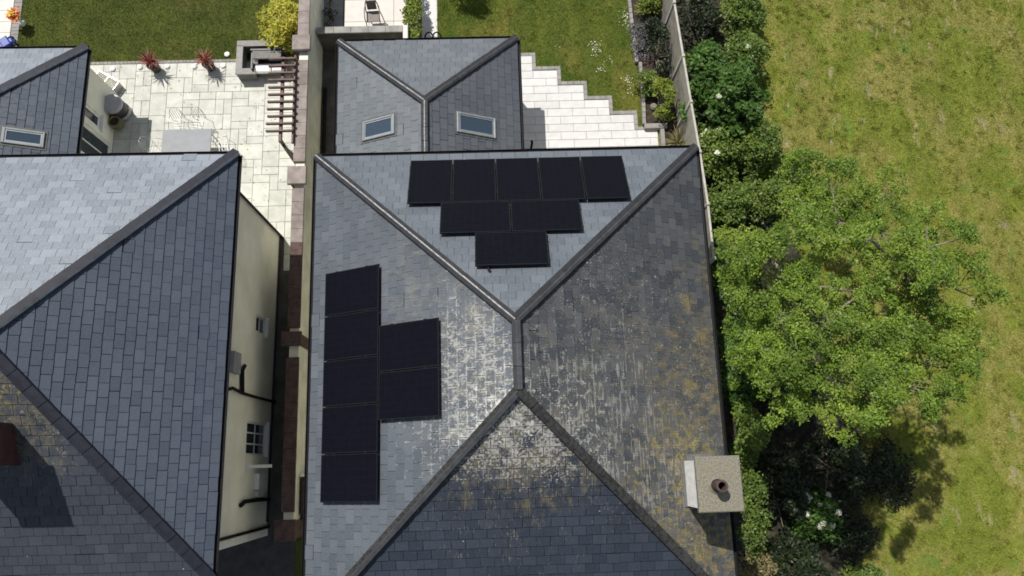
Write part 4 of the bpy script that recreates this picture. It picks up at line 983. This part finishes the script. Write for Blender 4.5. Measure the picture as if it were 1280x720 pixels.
tr = thing('field_tree', 'large light green spreading tree between the main roof and the field', 'tree', (9.7, 3.3, -.03)); TX, TY = 9.7, 3.3
outl = [(903,320),(915,305),(960,300),(985,225),(1040,205),(1100,230),(1130,265),(1165,290),(1195,305),(1212,340),(1212,395),(1198,440),(1175,470),(1140,480),(1100,500),(1060,520),(1030,500),(990,515),(960,490),(930,512),(912,485),(903,430)]
lobes = []; tries = 0
for u, v, z in ((935,375,4.6),(985,395,5.4),(1010,440,6.0),(955,440,5.0),(1000,355,5.2),(1045,400,6.4),(970,480,5.3),(1080,470,6.3),(1120,440,6.0),(1150,400,5.6),(1090,360,6.1),(1050,500,5.9),(1168,452,5.6),(1140,476,6.3),(1105,500,6.8),(1190,415,5.2)):
    z += 1.2; p = G(u, v, z); lobes.append((p.x, p.y, z, random.uniform(.65,.9), 0))
while len(lobes) < 58 and tries < 9000:
    tries += 1; u, v = random.uniform(885, 1230), random.uniform(200, 560)
    if not inpoly(u, v, outl): continue
    du, dv = (u-1080)/190, (v-400)/210; q = min(1, du*du + dv*dv); z = 5.3 + 2.7*math.sqrt(1-q*.9) + .9*max(0., (v-400)/150)*max(0., (u-960)/250) + random.uniform(-.7, .5)
    if v < 290: z = min(z, 4.0)
    p = G(u, v, z)
    if any((p.x-l[0])**2 + (p.y-l[1])**2 < .95**2 for l in lobes): continue
    if p.x < 6.35: continue
    if random.random() < .05: lobes.append((p.x, p.y, z-1.6, .45, 1)); continue
    thin = 1 if (u > 1030 and v < 430) or v < 280 else 0
    lobes.append((p.x, p.y, z, random.uniform(.55, .95), thin))
cs = []
for (x, y, z, R_, thin) in lobes:
    for j in range(5 if thin else 7):
        a = random.uniform(0, 6.283); q = math.sqrt(random.random()) * R_; cs.append((x+math.cos(a)*q-TX, y+math.sin(a)*q-TY, z + .55*R_*math.sqrt(max(0,1-(q/R_)**2)) - .35 + random.uniform(-.12,.12), random.uniform(.2, .36) if thin else random.uniform(.26,.42)))
tk = MB(); tk.tube([(0,0,0), (.05,.1,.8), (.0,.25,1.9), (.1,.4,3.2)], [.24,.19,.16,.13], 9); tk.build('trunk', M['bark'], tr, smooth=True)
# boughs grow from lobe to lobe outwards from the trunk head; twigs feed the sprays of each lobe
head = (.1, .4, 3.2); nodes = sorted([(x-TX, y-TY, z-.45) for (x, y, z, R_, th) in lobes], key=lambda p: (p[0]-.1)**2 + (p[1]-.4)**2); done = [(head, 0)]
tw = MB()
for p in nodes:
    def cost(d): q = d[0]; return math.dist(q, p) + .35*d[1]
    par = min(done, key=cost); q = par[0]; lv = par[1] + 1; done.append((p, lv)); w0 = max(.022, .10 - .022*lv)
    mid = tuple((q[i]+p[i])/2 + random.uniform(-.14,.14) for i in range(3)); mb = MB(); mb.tube([q, mid, p], [w0*1.25, w0, w0*.75], 6)
    if lv <= 3: mb.build('limb', M['bark'], tr, smooth=True)
    else: k0 = len(tw.v); tw.v += mb.v; tw.f += [tuple(a+k0 for a in f) for f in mb.f]; tw.m += mb.m
for c in cs:
    l = min(nodes, key=lambda q: (q[0]-c[0])**2 + (q[1]-c[1])**2 + (q[2]-c[2])**2); m_ = tuple((l[i]+c[i])/2 + random.uniform(-.10,.10) for i in range(3)); tw.tube([l, m_, (c[0],c[1],c[2]-.02)], [.02,.014,.007], 5)
tw.build('twig', M['bark'], tr, kind='stuff')
fill = []
for k in range(190):            # inner foliage below the lit tops
    l = random.choice(lobes)
    if l[4] and random.random() < .6: continue
    fill.append((l[0]-TX+random.uniform(-.7,.7), l[1]-TY+random.uniform(-.7,.7), l[2]-random.uniform(.5,1.3), random.uniform(.2,.34)))
sub = list(fill)
for (x, y, z, r) in cs:       # every bough breaks into small leafy sprays
    for j in range(6):
        a = random.uniform(0, 6.28); q = math.sqrt(random.random()) * r; sub.append((x + math.cos(a)*q, y + math.sin(a)*q, z + random.uniform(-.18,.28) + .25*(1-(q/r)**2), random.uniform(.13,.23)))
link('crown', leaf_mesh('crown', clump_points(sub, 430, .5, .35), .070, M['leaf_ash'], 1.3), tr)
P_ = np.column_stack([rng.uniform(-14, -6.5, 260), rng.uniform(9, 14.4, 260), np.full(260, .02)]); link('fallen_leaves', leaf_mesh('fallen_leaves', P_, .05, M['leaf_tan'], 4), None, 'stuff')
dz = []
for u, v, k in ((742,57,30),(746,65,20),(760,75,8),(753,88,14),(782,20,34),(784,29,16),(786,100,26),(790,112,10),(700,60,3)):
    g0 = G(u, v); dz += [(g0.x + random.gauss(0,.11), g0.y + random.gauss(0,.11), .02) for _ in range(k)]
link('daisies', leaf_mesh('daisies', np.array(dz), .035, M['petal'], 4, .9), None, 'stuff')
print('objects', len(bpy.data.objects), 'tris', sum(len(o.data.polygons) for o in bpy.data.objects if o.type == 'MESH'))
